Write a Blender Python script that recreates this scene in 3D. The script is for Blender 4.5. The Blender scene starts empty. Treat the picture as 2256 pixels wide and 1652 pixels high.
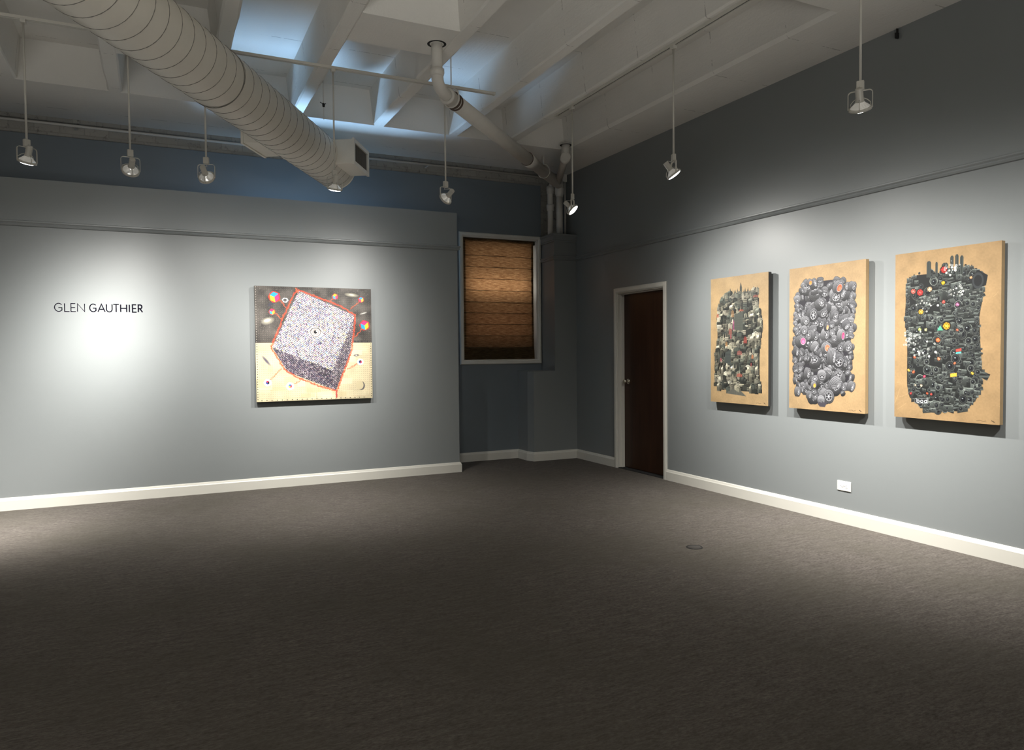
import bpy, math, random
import numpy as np
from mathutils import Vector, Matrix
PI = math.pi
SC = bpy.context.scene
COL = SC.collection

# ---------------------------------------------------------------- mesh helpers
class MB:
    def __init__(s):
        s.v = []; s.f = []; s.sm = []
    def add(s, vs, fs, smooth=False):
        o = len(s.v); s.v += [tuple(v) for v in vs]
        for f in fs:
            s.f.append(tuple(i + o for i in f)); s.sm.append(smooth)
        return s
    def box(s, a, b):
        (x0, y0, z0), (x1, y1, z1) = a, b
        vs = [(x0,y0,z0),(x1,y0,z0),(x1,y1,z0),(x0,y1,z0),(x0,y0,z1),(x1,y0,z1),(x1,y1,z1),(x0,y1,z1)]
        return s.add(vs, [(0,3,2,1),(4,5,6,7),(0,1,5,4),(1,2,6,5),(2,3,7,6),(3,0,4,7)])
    def obox(s, c, ax, ay, az, hx, hy, hz):
        c, ax, ay, az = Vector(c), Vector(ax).normalized(), Vector(ay).normalized(), Vector(az).normalized()
        vs = [c + ax*hx*i + ay*hy*j + az*hz*k for k in (-1,1) for i, j in ((-1,-1),(1,-1),(1,1),(-1,1))]
        return s.add(vs, [(0,3,2,1),(4,5,6,7),(0,1,5,4),(1,2,6,5),(2,3,7,6),(3,0,4,7)])
    def prism(s, poly, f0, f1):
        # poly: list of 2d points; f0/f1 map a 2d point to its 3d point at either end
        n = len(poly)
        vs = [f0(p) for p in poly] + [f1(p) for p in poly]
        return s.add(vs, [tuple(range(n-1,-1,-1)), tuple(range(n, 2*n))] + [(i,(i+1)%n,n+(i+1)%n,n+i) for i in range(n)])
    def tube(s, pts, r, n=12, cap=True, smooth=True):
        pts = [Vector(p) for p in pts]
        rs = r if isinstance(r, (list, tuple)) else [r]*len(pts)
        m = len(pts); rings = []
        t0 = (pts[1]-pts[0]).normalized()
        up = Vector((0,0,1)) if abs(t0.z) < .9 else Vector((1,0,0))
        nx = t0.cross(up).normalized()
        for i, p in enumerate(pts):
            a = (pts[i]-pts[i-1]).normalized() if i > 0 else None
            b = (pts[i+1]-pts[i]).normalized() if i < m-1 else None
            t = (a+b).normalized() if a and b else (a or b)
            nx = (nx - t*nx.dot(t)).normalized(); ny = t.cross(nx)
            k = 1.0
            if a and b: k = 1/max(.5, math.cos(a.angle(b)/2)) if a.angle(b) > 1e-4 else 1
            rings.append([p + (nx*math.cos(q*2*PI/n) + ny*math.sin(q*2*PI/n))*rs[i]*(k if k < 1.05 else 1) for q in range(n)])
        vs = [v for r_ in rings for v in r_]
        fs = [(i*n+q, i*n+(q+1)%n, (i+1)*n+(q+1)%n, (i+1)*n+q) for i in range(m-1) for q in range(n)]
        s.add(vs, fs, smooth)
        if cap:
            o = len(s.v) - n*m
            s.f.append(tuple(o+q for q in range(n-1,-1,-1))); s.sm.append(False)
            s.f.append(tuple(o+(m-1)*n+q for q in range(n))); s.sm.append(False)
        return s
    def lathe(s, prof, o, d, n=32, smooth=True, cap=True):
        # prof: (distance along d, radius)
        o, d = Vector(o), Vector(d).normalized()
        up = Vector((0,0,1)) if abs(d.z) < .9 else Vector((1,0,0))
        nx = d.cross(up).normalized(); ny = d.cross(nx)
        vs = [o + d*h + (nx*math.cos(q*2*PI/n) + ny*math.sin(q*2*PI/n))*r for h, r in prof for q in range(n)]
        m = len(prof)
        s.add(vs, [(i*n+q, i*n+(q+1)%n, (i+1)*n+(q+1)%n, (i+1)*n+q) for i in range(m-1) for q in range(n)], smooth)
        if cap:
            b = len(s.v) - n*m
            if prof[0][1] > 1e-5: s.f.append(tuple(b+q for q in range(n-1,-1,-1))); s.sm.append(False)
            if prof[-1][1] > 1e-5: s.f.append(tuple(b+(m-1)*n+q for q in range(n))); s.sm.append(False)
        return s

def obj(name, mb, mat, parent=None, bevel=0, loc=None):
    me = bpy.data.meshes.new(name)
    v = mb.v
    if loc is not None:
        v = [(p[0]-loc[0], p[1]-loc[1], p[2]-loc[2]) for p in v]
    me.from_pydata(v, [], mb.f)
    me.polygons.foreach_set('use_smooth', mb.sm)
    me.update()
    import bmesh
    bm = bmesh.new(); bm.from_mesh(me); bmesh.ops.recalc_face_normals(bm, faces=bm.faces); bm.to_mesh(me); bm.free()
    me.materials.append(mat)
    o = bpy.data.objects.new(name, me); COL.objects.link(o)
    if loc is not None: o.location = loc
    if parent: o.parent = parent
    if bevel:
        m = o.modifiers.new('bevel', 'BEVEL'); m.width = bevel; m.segments = 2; m.limit_method = 'ANGLE'; m.angle_limit = .6
    return o
def tag(o, label, cat, group=None, kind=None):
    o['label'] = label; o['category'] = cat
    if group: o['group'] = group
    if kind: o['kind'] = kind
    return o
def struct(name, mb, mat, parent=None, bevel=0, label=None):
    o = obj(name, mb, mat, parent, bevel)
    if parent is None:
        o['kind'] = 'structure'
        if label: o['label'] = label
    return o
def thing(name, loc, label, cat, group=None):
    o = bpy.data.objects.new(name, None); COL.objects.link(o); o.location = loc
    o.empty_display_size = .1
    return tag(o, label, cat, group)

# ---------------------------------------------------------------- materials
def lin(c): return tuple((x/255/12.92 if x/255 <= .04045 else ((x/255+.055)/1.055)**2.4) for x in c[:3])
def mat(name, col, rough=.6, metal=0, spec=.5):
    m = bpy.data.materials.new(name); m.use_nodes = True
    b = m.node_tree.nodes['Principled BSDF']
    b.inputs['Base Color'].default_value = (*col, 1); b.inputs['Roughness'].default_value = rough
    b.inputs['Metallic'].default_value = metal; b.inputs['Specular IOR Level'].default_value = spec
    return m
def N(m, t, **k):
    n = m.node_tree.nodes.new(t)
    for a, b in k.items(): setattr(n, a, b)
    return n
def L(m, a, b): m.node_tree.links.new(a, b)
def coords(m, scale=(1,1,1), rot=(0,0,0), src='Object'):
    tc = N(m, 'ShaderNodeTexCoord'); mp = N(m, 'ShaderNodeMapping')
    mp.inputs['Scale'].default_value = scale; mp.inputs['Rotation'].default_value = rot
    L(m, tc.outputs[src], mp.inputs['Vector']); return mp.outputs['Vector']
def noise(m, vec, scale, detail=4, rough=.6):
    n = N(m, 'ShaderNodeTexNoise'); n.inputs['Scale'].default_value = scale
    n.inputs['Detail'].default_value = detail; n.inputs['Roughness'].default_value = rough
    L(m, vec, n.inputs['Vector']); return n.outputs['Fac']
def ramp(m, fac, stops):
    r = N(m, 'ShaderNodeValToRGB'); e = r.color_ramp.elements
    while len(e) < len(stops): e.new(.5)
    for q, (p, c) in zip(e, stops): q.position = p; q.color = (*c, 1)
    L(m, fac, r.inputs['Fac']); return r.outputs['Color']
def mix(m, fac, a, b, blend='MIX'):
    n = N(m, 'ShaderNodeMix', data_type='RGBA', blend_type=blend)
    for s, x in ((n.inputs['Factor'], fac), (n.inputs[6], a), (n.inputs[7], b)):
        if hasattr(x, 'links'): L(m, x, s)
        elif isinstance(x, (int, float)): s.default_value = x
        else: s.default_value = (*x, 1)
    return n.outputs[2]
def bump(m, h, strength=.2, dist=.002):
    n = N(m, 'ShaderNodeBump'); n.inputs['Strength'].default_value = strength; n.inputs['Distance'].default_value = dist
    L(m, h, n.inputs['Height']); L(m, n.outputs['Normal'], m.node_tree.nodes['Principled BSDF'].inputs['Normal'])
def bc(m, c): L(m, c, m.node_tree.nodes['Principled BSDF'].inputs['Base Color'])
def math_n(m, op, a, b=None):
    n = N(m, 'ShaderNodeMath', operation=op)
    for s, x in ((n.inputs[0], a), (n.inputs[1], b)):
        if x is None: continue
        if hasattr(x, 'links'): L(m, x, s)
        else: s.default_value = x
    return n.outputs[0]

def paint(name, c1, c2, rough=.5, b=.12):
    m = mat(name, c1, rough)
    v = coords(m)
    bc(m, mix(m, noise(m, v, 1.3, 1), c1, c2))
    bump(m, noise(m, v, 160, 1, .7), b, .001)
    return m
M_WALL = paint('blue grey wall paint', (.205,.220,.223), (.225,.239,.241), .42)
M_BLUE = paint('slate blue back wall', (.140,.166,.188), (.158,.182,.200), .55)  # back wall tone, darker and bluer than the other walls
M_TRIM = paint('off white trim paint', (.60,.585,.53), (.66,.64,.58), .35, .05)
M_RAIL = paint('grey rail paint', (.205,.220,.223), (.225,.239,.241), .36, .05)

def make_ceiling_mat():
    m = mat('white painted concrete', (.6,.6,.57), .85)
    v = coords(m)
    base = mix(m, noise(m, v, 1.6, 4), (.66,.65,.615), (.78,.765,.725))
    spots = ramp(m, noise(m, v, 26, 6, .75), [(.0,(0,0,0)),(.70,(0,0,0)),(.76,(1,1,1))])
    base = mix(m, spots, base, (.22,.20,.18))
    # shuttering seams at every pan length, broken up by noise
    sx = N(m, 'ShaderNodeSeparateXYZ'); L(m, v, sx.inputs[0])
    fr = math_n(m, 'FRACT', math_n(m, 'DIVIDE', math_n(m, 'ADD', sx.outputs['Y'], 20-5.217+.39), .78))
    d = math_n(m, 'ABSOLUTE', math_n(m, 'SUBTRACT', fr, .5))
    seam = math_n(m, 'LESS_THAN', d, .006)
    brk = math_n(m, 'GREATER_THAN', noise(m, v, 7, 6, .8), .52)
    base = mix(m, math_n(m, 'MULTIPLY', math_n(m, 'MULTIPLY', seam, brk), .5), base, (.16,.15,.14))
    bc(m, base)
    # board marks along the joists + grain
    v2 = coords(m, (18, 1.2, 18))
    h = math_n(m, 'ADD', math_n(m, 'MULTIPLY', noise(m, v2, 2, 3), .6), noise(m, v, 45, 6, .7))
    bump(m, h, .5, .006)
    return m
M_CEIL = make_ceiling_mat()

def make_brick():
    m = mat('white painted brick', (.3,.29,.27), .85)
    tc = N(m, 'ShaderNodeTexCoord'); sp = N(m, 'ShaderNodeSeparateXYZ'); cb = N(m, 'ShaderNodeCombineXYZ')
    L(m, tc.outputs['Object'], sp.inputs[0]); L(m, sp.outputs['X'], cb.inputs['X']); L(m, sp.outputs['Z'], cb.inputs['Y'])
    b = N(m, 'ShaderNodeTexBrick'); L(m, cb.outputs[0], b.inputs['Vector'])
    b.inputs['Scale'].default_value = 1; b.inputs['Brick Width'].default_value = .21; b.inputs['Row Height'].default_value = .075
    b.inputs['Mortar Size'].default_value = .006
    b.inputs['Color1'].default_value = (.40,.385,.35,1); b.inputs['Color2'].default_value = (.34,.33,.30,1); b.inputs['Mortar'].default_value = (.33,.32,.29,1); b.inputs['Mortar Smooth'].default_value = .6
    v = coords(m)
    bc(m, mix(m, ramp(m, noise(m, v, 14, 6, .7), [(.55,(0,0,0)),(.72,(1,1,1))]), b.outputs['Color'], (.13,.125,.115)))
    bump(m, math_n(m,'ADD',math_n(m,'MULTIPLY',b.outputs['Fac'],-.35),noise(m, v, 22, 5, .7)), .5, .012)
    return m
M_BRICK = make_brick()

def make_carpet():
    m = mat('brown grey carpet', (.06,.05,.045), 1.0, spec=.1)
    v = coords(m)
    streak = noise(m, coords(m, (5, 22, 1), (0,0,-.25)), 1.6, 6, .72)
    c = ramp(m, streak, [(.30,(.092,.081,.072)),(.70,(.205,.182,.163))])
    fine = noise(m, v, 330, 3, .8)
    c = mix(m, ramp(m, fine, [(.33,(.0,.0,.0)),(.68,(1,1,1))]), mix(m, .5, c, (.05,.043,.038)), c)
    pile = ramp(m, noise(m, coords(m, (1,2.6,1), (0,0,.2)), 42, 4, .7), [(.34,(.45,.45,.45)),(.68,(1.35,1.35,1.35))])
    c = mix(m, .8, c, pile, 'MULTIPLY')
    c = mix(m, ramp(m, noise(m, v, 1.1, 3), [(.4,(0,0,0)),(.65,(.5,.5,.5))]), c, (.085,.078,.062))
    bc(m, c)
    bump(m, fine, .9, .004)
    b = m.node_tree.nodes['Principled BSDF']
    b.inputs['Sheen Weight'].default_value = .06; b.inputs['Sheen Roughness'].default_value = .6
    b.inputs['Sheen Tint'].default_value = (.8,.72,.66,1)
    return m
M_CARPET = make_carpet()

def make_wood():
    m = mat('dark walnut door veneer', (.03,.012,.006), .33, spec=.4)
    v = coords(m, (14, 14, .8))
    n1 = noise(m, v, 1.3, 5, .65)
    bc(m, ramp(m, n1, [(.3,(.026,.010,.005)),(.5,(.036,.015,.007)),(.75,(.050,.022,.011))]))
    bump(m, n1, .1, .001)
    return m
M_WOOD = make_wood()
def metal_paint(name, c, rough=.45):
    m = mat(name, c, rough); v = coords(m)
    bc(m, mix(m, noise(m, v, 9, 5, .7), c, tuple(x*.86 for x in c)))
    return m
M_DUCT = metal_paint('cream painted duct metal', (.70,.665,.585), .5)
M_SEAM = metal_paint('duct seam shadow line', (.16,.15,.13), .7)
M_PIPE = metal_paint('white painted pipe', (.62,.60,.555), .6)
M_FIX = metal_paint('white powder coated metal', (.62,.60,.54), .35)
M_DARK = mat('black parts and gap shade', (.012,.012,.012), .9)  # near-black for black parts, and for shade painted into holes and grille
M_RUST = metal_paint('rusty band', (.09,.06,.045), .8)
M_KNOB = mat('brushed nickel', (.66,.61,.50), .22, 1)
M_CHROME = mat('lamp reflector glass', (.85,.85,.82), .15, .6)
_b = M_CHROME.node_tree.nodes['Principled BSDF']; _b.inputs['Emission Color'].default_value = (1,.95,.85,1); _b.inputs['Emission Strength'].default_value = .12
M_PLATE = mat('ivory plastic', (.76,.75,.70), .3)
M_LETTER = mat('dark violet vinyl', (.0045,.0035,.009), .9, spec=.05)
M_WIRE = mat('white lamp wire', (.75,.74,.70), .4)
def emis(name, col, s):
    m = bpy.data.materials.new(name); m.use_nodes = True; nt = m.node_tree; nt.nodes.clear()
    e = nt.nodes.new('ShaderNodeEmission'); o = nt.nodes.new('ShaderNodeOutputMaterial')
    e.inputs[0].default_value = (*col, 1); e.inputs[1].default_value = s
    nt.links.new(e.outputs[0], o.inputs[0]); return m
M_LENS = emis('glowing lamp lens', (1,.985,.95), 14)
def make_glass():
    m = bpy.data.materials.new('window glass'); m.use_nodes = True; nt = m.node_tree; nt.nodes.remove(nt.nodes['Principled BSDF'])
    t = N(m, 'ShaderNodeBsdfTransparent'); g_ = N(m, 'ShaderNodeBsdfGlossy'); g_.inputs['Roughness'].default_value = .02
    x = N(m, 'ShaderNodeMixShader'); x.inputs[0].default_value = .08; t.inputs[0].default_value = (.93,.96,.96,1)
    L(m, t.outputs[0], x.inputs[1]); L(m, g_.outputs[0], x.inputs[2]); L(m, x.outputs[0], nt.nodes['Material Output'].inputs['Surface'])
    return m
M_GLASS = make_glass()
def make_shade():
    m = bpy.data.materials.new('woven roman shade fabric'); m.use_nodes = True; nt = m.node_tree
    b = nt.nodes['Principled BSDF']; b.inputs['Roughness'].default_value = .9; b.inputs['Specular IOR Level'].default_value = .1
    v = coords(m, (5, 1, 120))
    n1 = noise(m, v, 2.0, 5, .7)
    n2 = noise(m, coords(m, (14, 1, 330)), 1.0, 3, .7)
    f = math_n(m, 'ADD', math_n(m, 'MULTIPLY', n1, .65), math_n(m, 'MULTIPLY', n2, .35))
    L(m, ramp(m, f, [(.35,(.075,.055,.026)),(.65,(.17,.12,.060))]), b.inputs['Base Color'])
    t = N(m, 'ShaderNodeBsdfTranslucent')
    L(m, ramp(m, f, [(.38,(.12,.048,.018)),(.5,(.34,.17,.075)),(.63,(.80,.50,.25))]), t.inputs['Color'])
    mx = N(m, 'ShaderNodeMixShader'); mx.inputs[0].default_value = .62
    L(m, b.outputs[0], mx.inputs[1]); L(m, t.outputs[0], mx.inputs[2])
    L(m, mx.outputs[0], nt.nodes['Material Output'].inputs['Surface'])
    return m
M_SHADE = make_shade()
M_HEM = mat('olive shade hem', (.045,.042,.020), .9)

# ---------------------------------------------------------------- dimensions (metres)
XR, YP, YB, ZS, ZC = 4.74, 7.64, 8.30, 3.61, 3.95   # right wall, partition face, back wall face, soffit, slab
XL, YF = -5.2, -3.6                                  # walls behind / left of the camera
XP = 3.02                                            # partition's free end

# ---------------------------------------------------------------- room shell
struct('floor', MB().box((XL-.2, YF-.2, -.1), (XR+1.2, YB+.6, 0)), M_CARPET, label='dark brown-grey carpet')

# right wall with the door opening
DY0, DY1, DZ = 6.155, 7.02, 2.017
w = MB().box((XR, YF-.2, 0), (XR+.14, DY0, ZS+.02)).box((XR, DY1, 0), (XR+.14, YB+.45, ZS+.02)).box((XR, DY0, DZ), (XR+.14, DY1, ZS+.02))
struct('wall_right', w, M_WALL)
struct('wall_left', MB().box((XL-.14, YF-.2, 0), (XL, YB+.45, ZC)), M_WALL)
struct('wall_front', MB().box((XL, YF-.14, 0), (XR, YF, ZC)), M_WALL)

# back wall: drywall skin in front of brick, both pierced by the windows
WX0, WX1, WZ0, WZ1 = 3.347, 4.382, 1.245, 2.777
V0, V1 = .80, 2.00      # the window hidden behind the partition
def pierced(y0, y1, x0, x1, z0, z1):
    m = MB()
    m.box((x0,y0,z0),(x1,y1,WZ0)).box((x0,y0,WZ1),(x1,y1,z1))
    m.box((x0,y0,WZ0),(V0,y1,WZ1)).box((V1,y0,WZ0),(WX0,y1,WZ1)).box((WX1,y0,WZ0),(x1,y1,WZ1))
    return m
struct('wall_back', pierced(YB, YB+.06, XL, 4.437, 0, 3.475), M_BLUE)
struct('wall_rear', pierced(YB+.06, YB+.36, XL, XR, 0, ZC), M_BRICK)

# free-standing partition
struct('wall_partition', MB().box((XL, YP, 0), (XP, YP+.12, 2.91)), M_WALL)

# corner pilaster: wide chamfered base, narrow upper box
def ext(poly, z0, z1, mb=None):
    mb = mb or MB()
    return mb.prism(poly, lambda p: (p[0],p[1],z0), lambda p: (p[0],p[1],z1))
lowp = [(4.09,YB),(4.09,8.035),(4.125,7.93),(XR,7.93),(XR,YB)]
upp = [(4.44,YB),(4.425,7.93),(XR,7.93),(XR,YB)]
pil = ext(lowp, 0, 1.11); ext(upp, 1.11, 2.80, pil)
struct('wall_corner', pil, M_WALL)
# moulded cap of the pilaster
def off(poly, d):  # crude outward offset towards the room
    return [(x-d if i in (0,1) else x, y-d if i in (1,2) else y) for i, (x, y) in enumerate(poly)]
c = MB(); ext(off(upp,.012), 2.715, 2.735, c); ext(off(upp,.020), 2.735, 2.79, c); ext(off(upp,.028), 2.79, 2.815, c)
struct('trim_4', c, M_RAIL, bevel=.003)

# ---------------------------------------------------------------- rails & skirting
railp = [(0,2.490),(.016,2.494),(.024,2.506),(.020,2.516),(.030,2.526),(.030,2.536),(.012,2.542),(0,2.542)]
basep = [(0,0),(.020,0),(.020,.086),(.015,.094),(.010,.108),(0,.112)]
def run_x(prof, yw, x0, x1, m0=0, m1=0, mb=None):   # moulding on a wall facing -y ; m = mitre direction at each end
    mb = mb or MB()
    return mb.prism(prof, lambda p: (x0+m0*p[0], yw-p[0], p[1]), lambda p: (x1+m1*p[0], yw-p[0], p[1]))
def run_y(prof, xw, y0, y1, m0=0, m1=0, mb=None):   # on a wall facing -x
    mb = mb or MB()
    return mb.prism(prof, lambda p: (xw-p[0], y0+m0*p[0], p[1]), lambda p: (xw-p[0], y1+m1*p[0], p[1]))
def run_end(prof, xw, y0, y1, m0=0, mb=None):       # on a face looking +x
    mb = mb or MB()
    return mb.prism(prof, lambda p: (xw+p[0], y0+m0*p[0], p[1]), lambda p: (xw+p[0], y1, p[1]))
r = run_x(railp, YP, XL, XP, 0, 1); run_end(railp, XP, YP, YP+.12, -1, r)
struct('trim_1', r, M_RAIL)
struct('trim_2', run_y(railp, XR, YF, 7.93), M_RAIL)
def path(prof, pts, mb=None):
    # moulding along a plan polyline, room on the right-hand side of travel
    mb = mb or MB(); pts = [Vector(p) for p in pts]; secs = []
    for i, p in enumerate(pts):
        a = (pts[i]-pts[i-1]).normalized() if i else None
        b = (pts[i+1]-pts[i]).normalized() if i < len(pts)-1 else None
        na = Vector((a.y,-a.x)) if a else None; nb = Vector((b.y,-b.x)) if b else None
        n = (na+nb) if a and b else (na or nb)
        n = n/ (n.dot(na or nb)) if a and b else n
        secs.append([(p.x+n.x*q[0], p.y+n.y*q[0], q[1]) for q in prof])
    k = len(prof); vs = [v for s in secs for v in s]
    fs = [(i*k+q, i*k+(q+1)%k, (i+1)*k+(q+1)%k, (i+1)*k+q) for i in range(len(secs)-1) for q in range(k)]
    fs += [tuple(range(k)), tuple(range((len(secs)-1)*k, len(secs)*k))]
    return mb.add(vs, fs)
struct('trim_3', path(railp, [(4.4405,8.285),(4.425,7.93),(XR,7.93)]), M_RAIL)
struct('baseboard_left', path(basep, [(XL,YP),(XP,YP),(XP,YP+.12)]), M_TRIM)
struct('baseboard_back', path(basep, [(XP-1.6,YB),(4.09,YB)]), M_TRIM)
struct('baseboard_corner', path(basep, [(4.09,YB),(4.09,8.035),(4.125,7.93),(XR,7.93),(XR,7.07)]), M_TRIM)
struct('baseboard_right', path(basep, [(XR,6.10),(XR,YF)]), M_TRIM)

# ---------------------------------------------------------------- ceiling: slab, girder, joists
ceil = struct('ceiling', MB().box((XL-.2, YF-.2, ZC), (XR+.2, YB+.5, ZC+.12)), M_CEIL)
g = MB().prism([(7.15,ZC+.01),(7.15,ZS),(8.14,ZS),(8.205,3.635),(8.205,ZC+.01)], lambda p:(XL,p[0],p[1]), lambda p:(XR+.2,p[0],p[1]))
struct('girder', g, M_CEIL, ceil)
sp = MB().prism([(4.10,ZC+.01),(4.13,3.64),(4.15,ZS),(XR+.15,ZS),(XR+.15,ZC+.01)], lambda p:(p[0],YF,p[1]), lambda p:(p[0],7.15,p[1]))
struct('edge_beam', sp, M_CEIL, ceil)
random.seed(3)
def joist(x0, x1, y0=YF, y1=7.15):
    # tapered rib with slightly ragged bottom arrises
    m = MB(); n = 46; secs = []
    for i in range(n+1):
        y = y0+(y1-y0)*i/n
        j = [random.uniform(-.005,.005) for _ in range(4)]
        secs.append([(x0-.038,y,ZC+.01),(x0-.003+j[0],y,ZS+.012),(x0+.010+j[1],y,ZS),(x1-.010+j[2],y,ZS),(x1+.003+j[3],y,ZS+.012),(x1+.038,y,ZC+.01)])
    k = 6; vs = [v for s in secs for v in s]
    fs = [(i*k+q, i*k+(q+1)%k, (i+1)*k+(q+1)%k, (i+1)*k+q) for i in range(n) for q in range(k)]
    fs += [tuple(range(k)), tuple(range(n*k,n*k+k))]
    return m.add(vs, fs)
for x0, x1 in ((3.39,3.50),(2.745,2.85),(1.95,2.06),(1.155,1.26),(.41,.52),(-.36,-.25),(-1.12,-1.01),(-1.89,-1.78),(-2.66,-2.55),(-3.43,-3.32),(-4.2,-4.09),(-4.97,-4.86)):
    struct('joist', joist(x0, x1), M_CEIL, ceil)
def xbeam(x0, x1, y0, y1):
    return MB().prism([(y0-.03,ZC+.01),(y0,ZS),(y1,ZS),(y1+.03,ZC+.01)], lambda p:(x0,p[0],p[1]-.0005), lambda p:(x1,p[0],p[1]-.0005))
struct('cross_beam', xbeam(1.258,1.952,4.83,5.30), M_CEIL, ceil)
struct('cross_beam', xbeam(3.498,4.152,3.28,3.50), M_CEIL, ceil)
struct('cross_beam', xbeam(-.252,.412,6.02,6.24), M_CEIL, ceil)

# conduit tucked along the top of the back wall
cdt = thing('conduit', (0,8.25,3.578), 'thin white conduit running along the top of the back wall', 'conduit')
obj('conduit_tube', MB().tube([(XL,0,0),(4.52,0,0)], .014, 10), M_PIPE, cdt)
for x_ in (-4.3,-2.5,-.7,1.1,2.9,4.4): obj('strap', MB().box((x_-.01,-.016,-.016),(x_+.01,.112,-.012)), M_PIPE, cdt)

# ---------------------------------------------------------------- window 1
def casing(mb, x0, x1, z0, z1, y, w=.047, t=.022):
    prof = [(0,0),(0,t*.7),(w*.25,t),(w*.8,t),(w,t*.5),(w,0)]   # distance outwards from the opening, proud of wall
    cs = [(x0,z0,-1,-1),(x1,z0,1,-1),(x1,z1,1,1),(x0,z1,-1,1)]
    k = len(prof); vs = []
    for cx, cz, sx, sz in cs:
        vs += [(cx+sx*a, y-b, cz+sz*a) for a, b in prof]
    fs = [(i*k+q, i*k+(q+1)%k, ((i+1)%4)*k+(q+1)%k, ((i+1)%4)*k+q) for i in range(4) for q in range(k)]
    return mb.add(vs, fs)
def make_window(name, x0, x1, zmid):
    jl = MB()
    t = .012
    jl.box((x0,YB-.001,WZ0),(x0+t,YB+.24,WZ1)).box((x1-t,YB-.001,WZ0),(x1,YB+.24,WZ1)).box((x0+t,YB-.001,WZ0),(x1-t,YB+.24,WZ0+t)).box((x0+t,YB-.001,WZ1-t),(x1-t,YB+.24,WZ1))
    wn = struct(name, jl, M_TRIM)
    struct('window_frame', casing(MB(), x0, x1, WZ0, WZ1, YB), M_TRIM, wn)
    s = MB(); y0, y1 = YB+.19, YB+.23; a = .045
    s.box((x0+t,y0,WZ0+t),(x0+t+a,y1,WZ1-t)).box((x1-t-a,y0,WZ0+t),(x1-t,y1,WZ1-t)).box((x0+t+a,y0,WZ0+t),(x1-t-a,y1,WZ0+t+a+.02)).box((x0+t+a,y0,WZ1-t-a),(x1-t-a,y1,WZ1-t)).box((x0+t+a,y0,zmid-.025),(x1-t-a,y1,zmid+.025))
    struct('sash', s, M_TRIM, wn)
    struct('pane', MB().box((x0+t+a,y0+.018,WZ0+t+a+.02),(x1-t-a,y0+.022,zmid-.025)), M_GLASS, wn)
    struct('pane', MB().box((x0+t+a,y0+.018,zmid+.025),(x1-t-a,y0+.022,WZ1-t-a)), M_GLASS, wn)
    return wn
make_window('window_1', WX0, WX1, 1.97)
make_window('window_2', V0, V1, 1.97)

# roman shade
SX0, SX1, SY = 3.362, 4.352, 8.335
sh = thing('roman_shade', (3.857, SY, WZ1-.01), 'brown woven roman shade with horizontal folds, glowing from daylight behind it', 'blind')
def rel(mb, o):
    mb.v = [(p[0]-o.location.x, p[1]-o.location.y, p[2]-o.location.z) for p in mb.v]; return mb
folds = [2.762, 2.69, 2.55, 2.41, 2.265, 2.12, 1.975, 1.84, 1.70, 1.555, 1.41, 1.262]
m = MB(); zs = []
for a, b in zip(folds, folds[1:]):
    for k in range(6): zs.append((a+(b-a)*k/6, .0035*math.sin(PI*k/6)))
zs.append((folds[-1], 0)); nx = 30
random.seed(5); ph = [random.uniform(-.001,.001) for _ in range(500)]
vs = []
for j, (z, d) in enumerate(zs):
    for i in range(nx+1):
        x = SX0+.012+(SX1-SX0-.024)*i/nx
        xx = x + (.010 if i == nx and z < 1.45 else 0)*(1.45-z)/.2
        vs.append((xx, SY-d+.003*math.sin(x*9+z*3)+ph[(i*7+j*3)%500], z))
fs = [(j*(nx+1)+i, j*(nx+1)+i+1, (j+1)*(nx+1)+i+1, (j+1)*(nx+1)+i) for j in range(len(zs)-1) for i in range(nx)]
obj('shade_fabric', rel(MB().add(vs, fs, True), sh), M_SHADE, sh)
for z in folds[2:-1]:
    obj('fold_seam', rel(MB().box((SX0+.012,SY-.0045,z-.002),(SX1-.012,SY+.003,z+.002)), sh), M_HEM, sh)
for x0, x1 in ((SX0+.012,SX0+.042),(SX1-.042,SX1-.012)):
    obj('side_hem', rel(MB().box((x0,SY+.004,1.262),(x1,SY+.007,2.762)), sh), M_HEM, sh)
obj('bottom_hem', rel(MB().box((SX0+.02,SY+.004,1.262),(SX1-.02,SY+.009,1.405)), sh), M_HEM, sh)
obj('head_rail', rel(MB().box((WX0+.013,SY+.006,2.72),(WX1-.013,SY+.045,2.764)), sh), M_HEM, sh)

# ---------------------------------------------------------------- door 1
LX = XR+.085        # face of the recessed leaf
jm = MB()
for y0, y1 in ((DY0,DY0+.010),(DY1-.010,DY1)): jm.box((XR-.001,y0,0),(XR+.139,y1,DZ))
jm.box((XR-.001,DY0+.010,DZ-.010),(XR+.139,DY1-.010,DZ))
# stops
jm.box((XR+.045,DY1-.022,0),(XR+.083,DY1-.010,DZ-.010)).box((XR+.045,DY0+.010,0),(XR+.083,DY0+.022,DZ-.010)).box((XR+.045,DY0+.022,DZ-.022),(XR+.083,DY1-.022,DZ-.010))
door = struct('door_1', jm, M_TRIM)
cs = MB(); W = .052; prof = [(0,0),(0,.014),(.012,.020),(.040,.020),(W,.012),(W,0)]
def leg(yc, s):  # vertical casing with mitred head
    k = len(prof)
    return [(XR-b, yc+s*a, 0) for a, b in prof], [(XR-b, yc+s*a, DZ+a) for a, b in prof]
l0, l1 = leg(DY1, 1); r0, r1 = leg(DY0, -1); k = len(prof)
vs = l0+l1+r1+r0
fs = [(i*k+q, i*k+(q+1)%k, (i+1)*k+(q+1)%k, (i+1)*k+q) for i in range(3) for q in range(k)] + [tuple(range(k)), tuple(range(3*k,4*k))]
struct('door_casing', cs.add(vs, fs), M_TRIM, door)
leaf = struct('door_leaf', MB().box((LX,DY0+.013,.012),(LX+.04,DY1-.013,DZ-.013)), M_WOOD, door)
kx = LX; ky, kz = 6.925, 1.0
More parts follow.
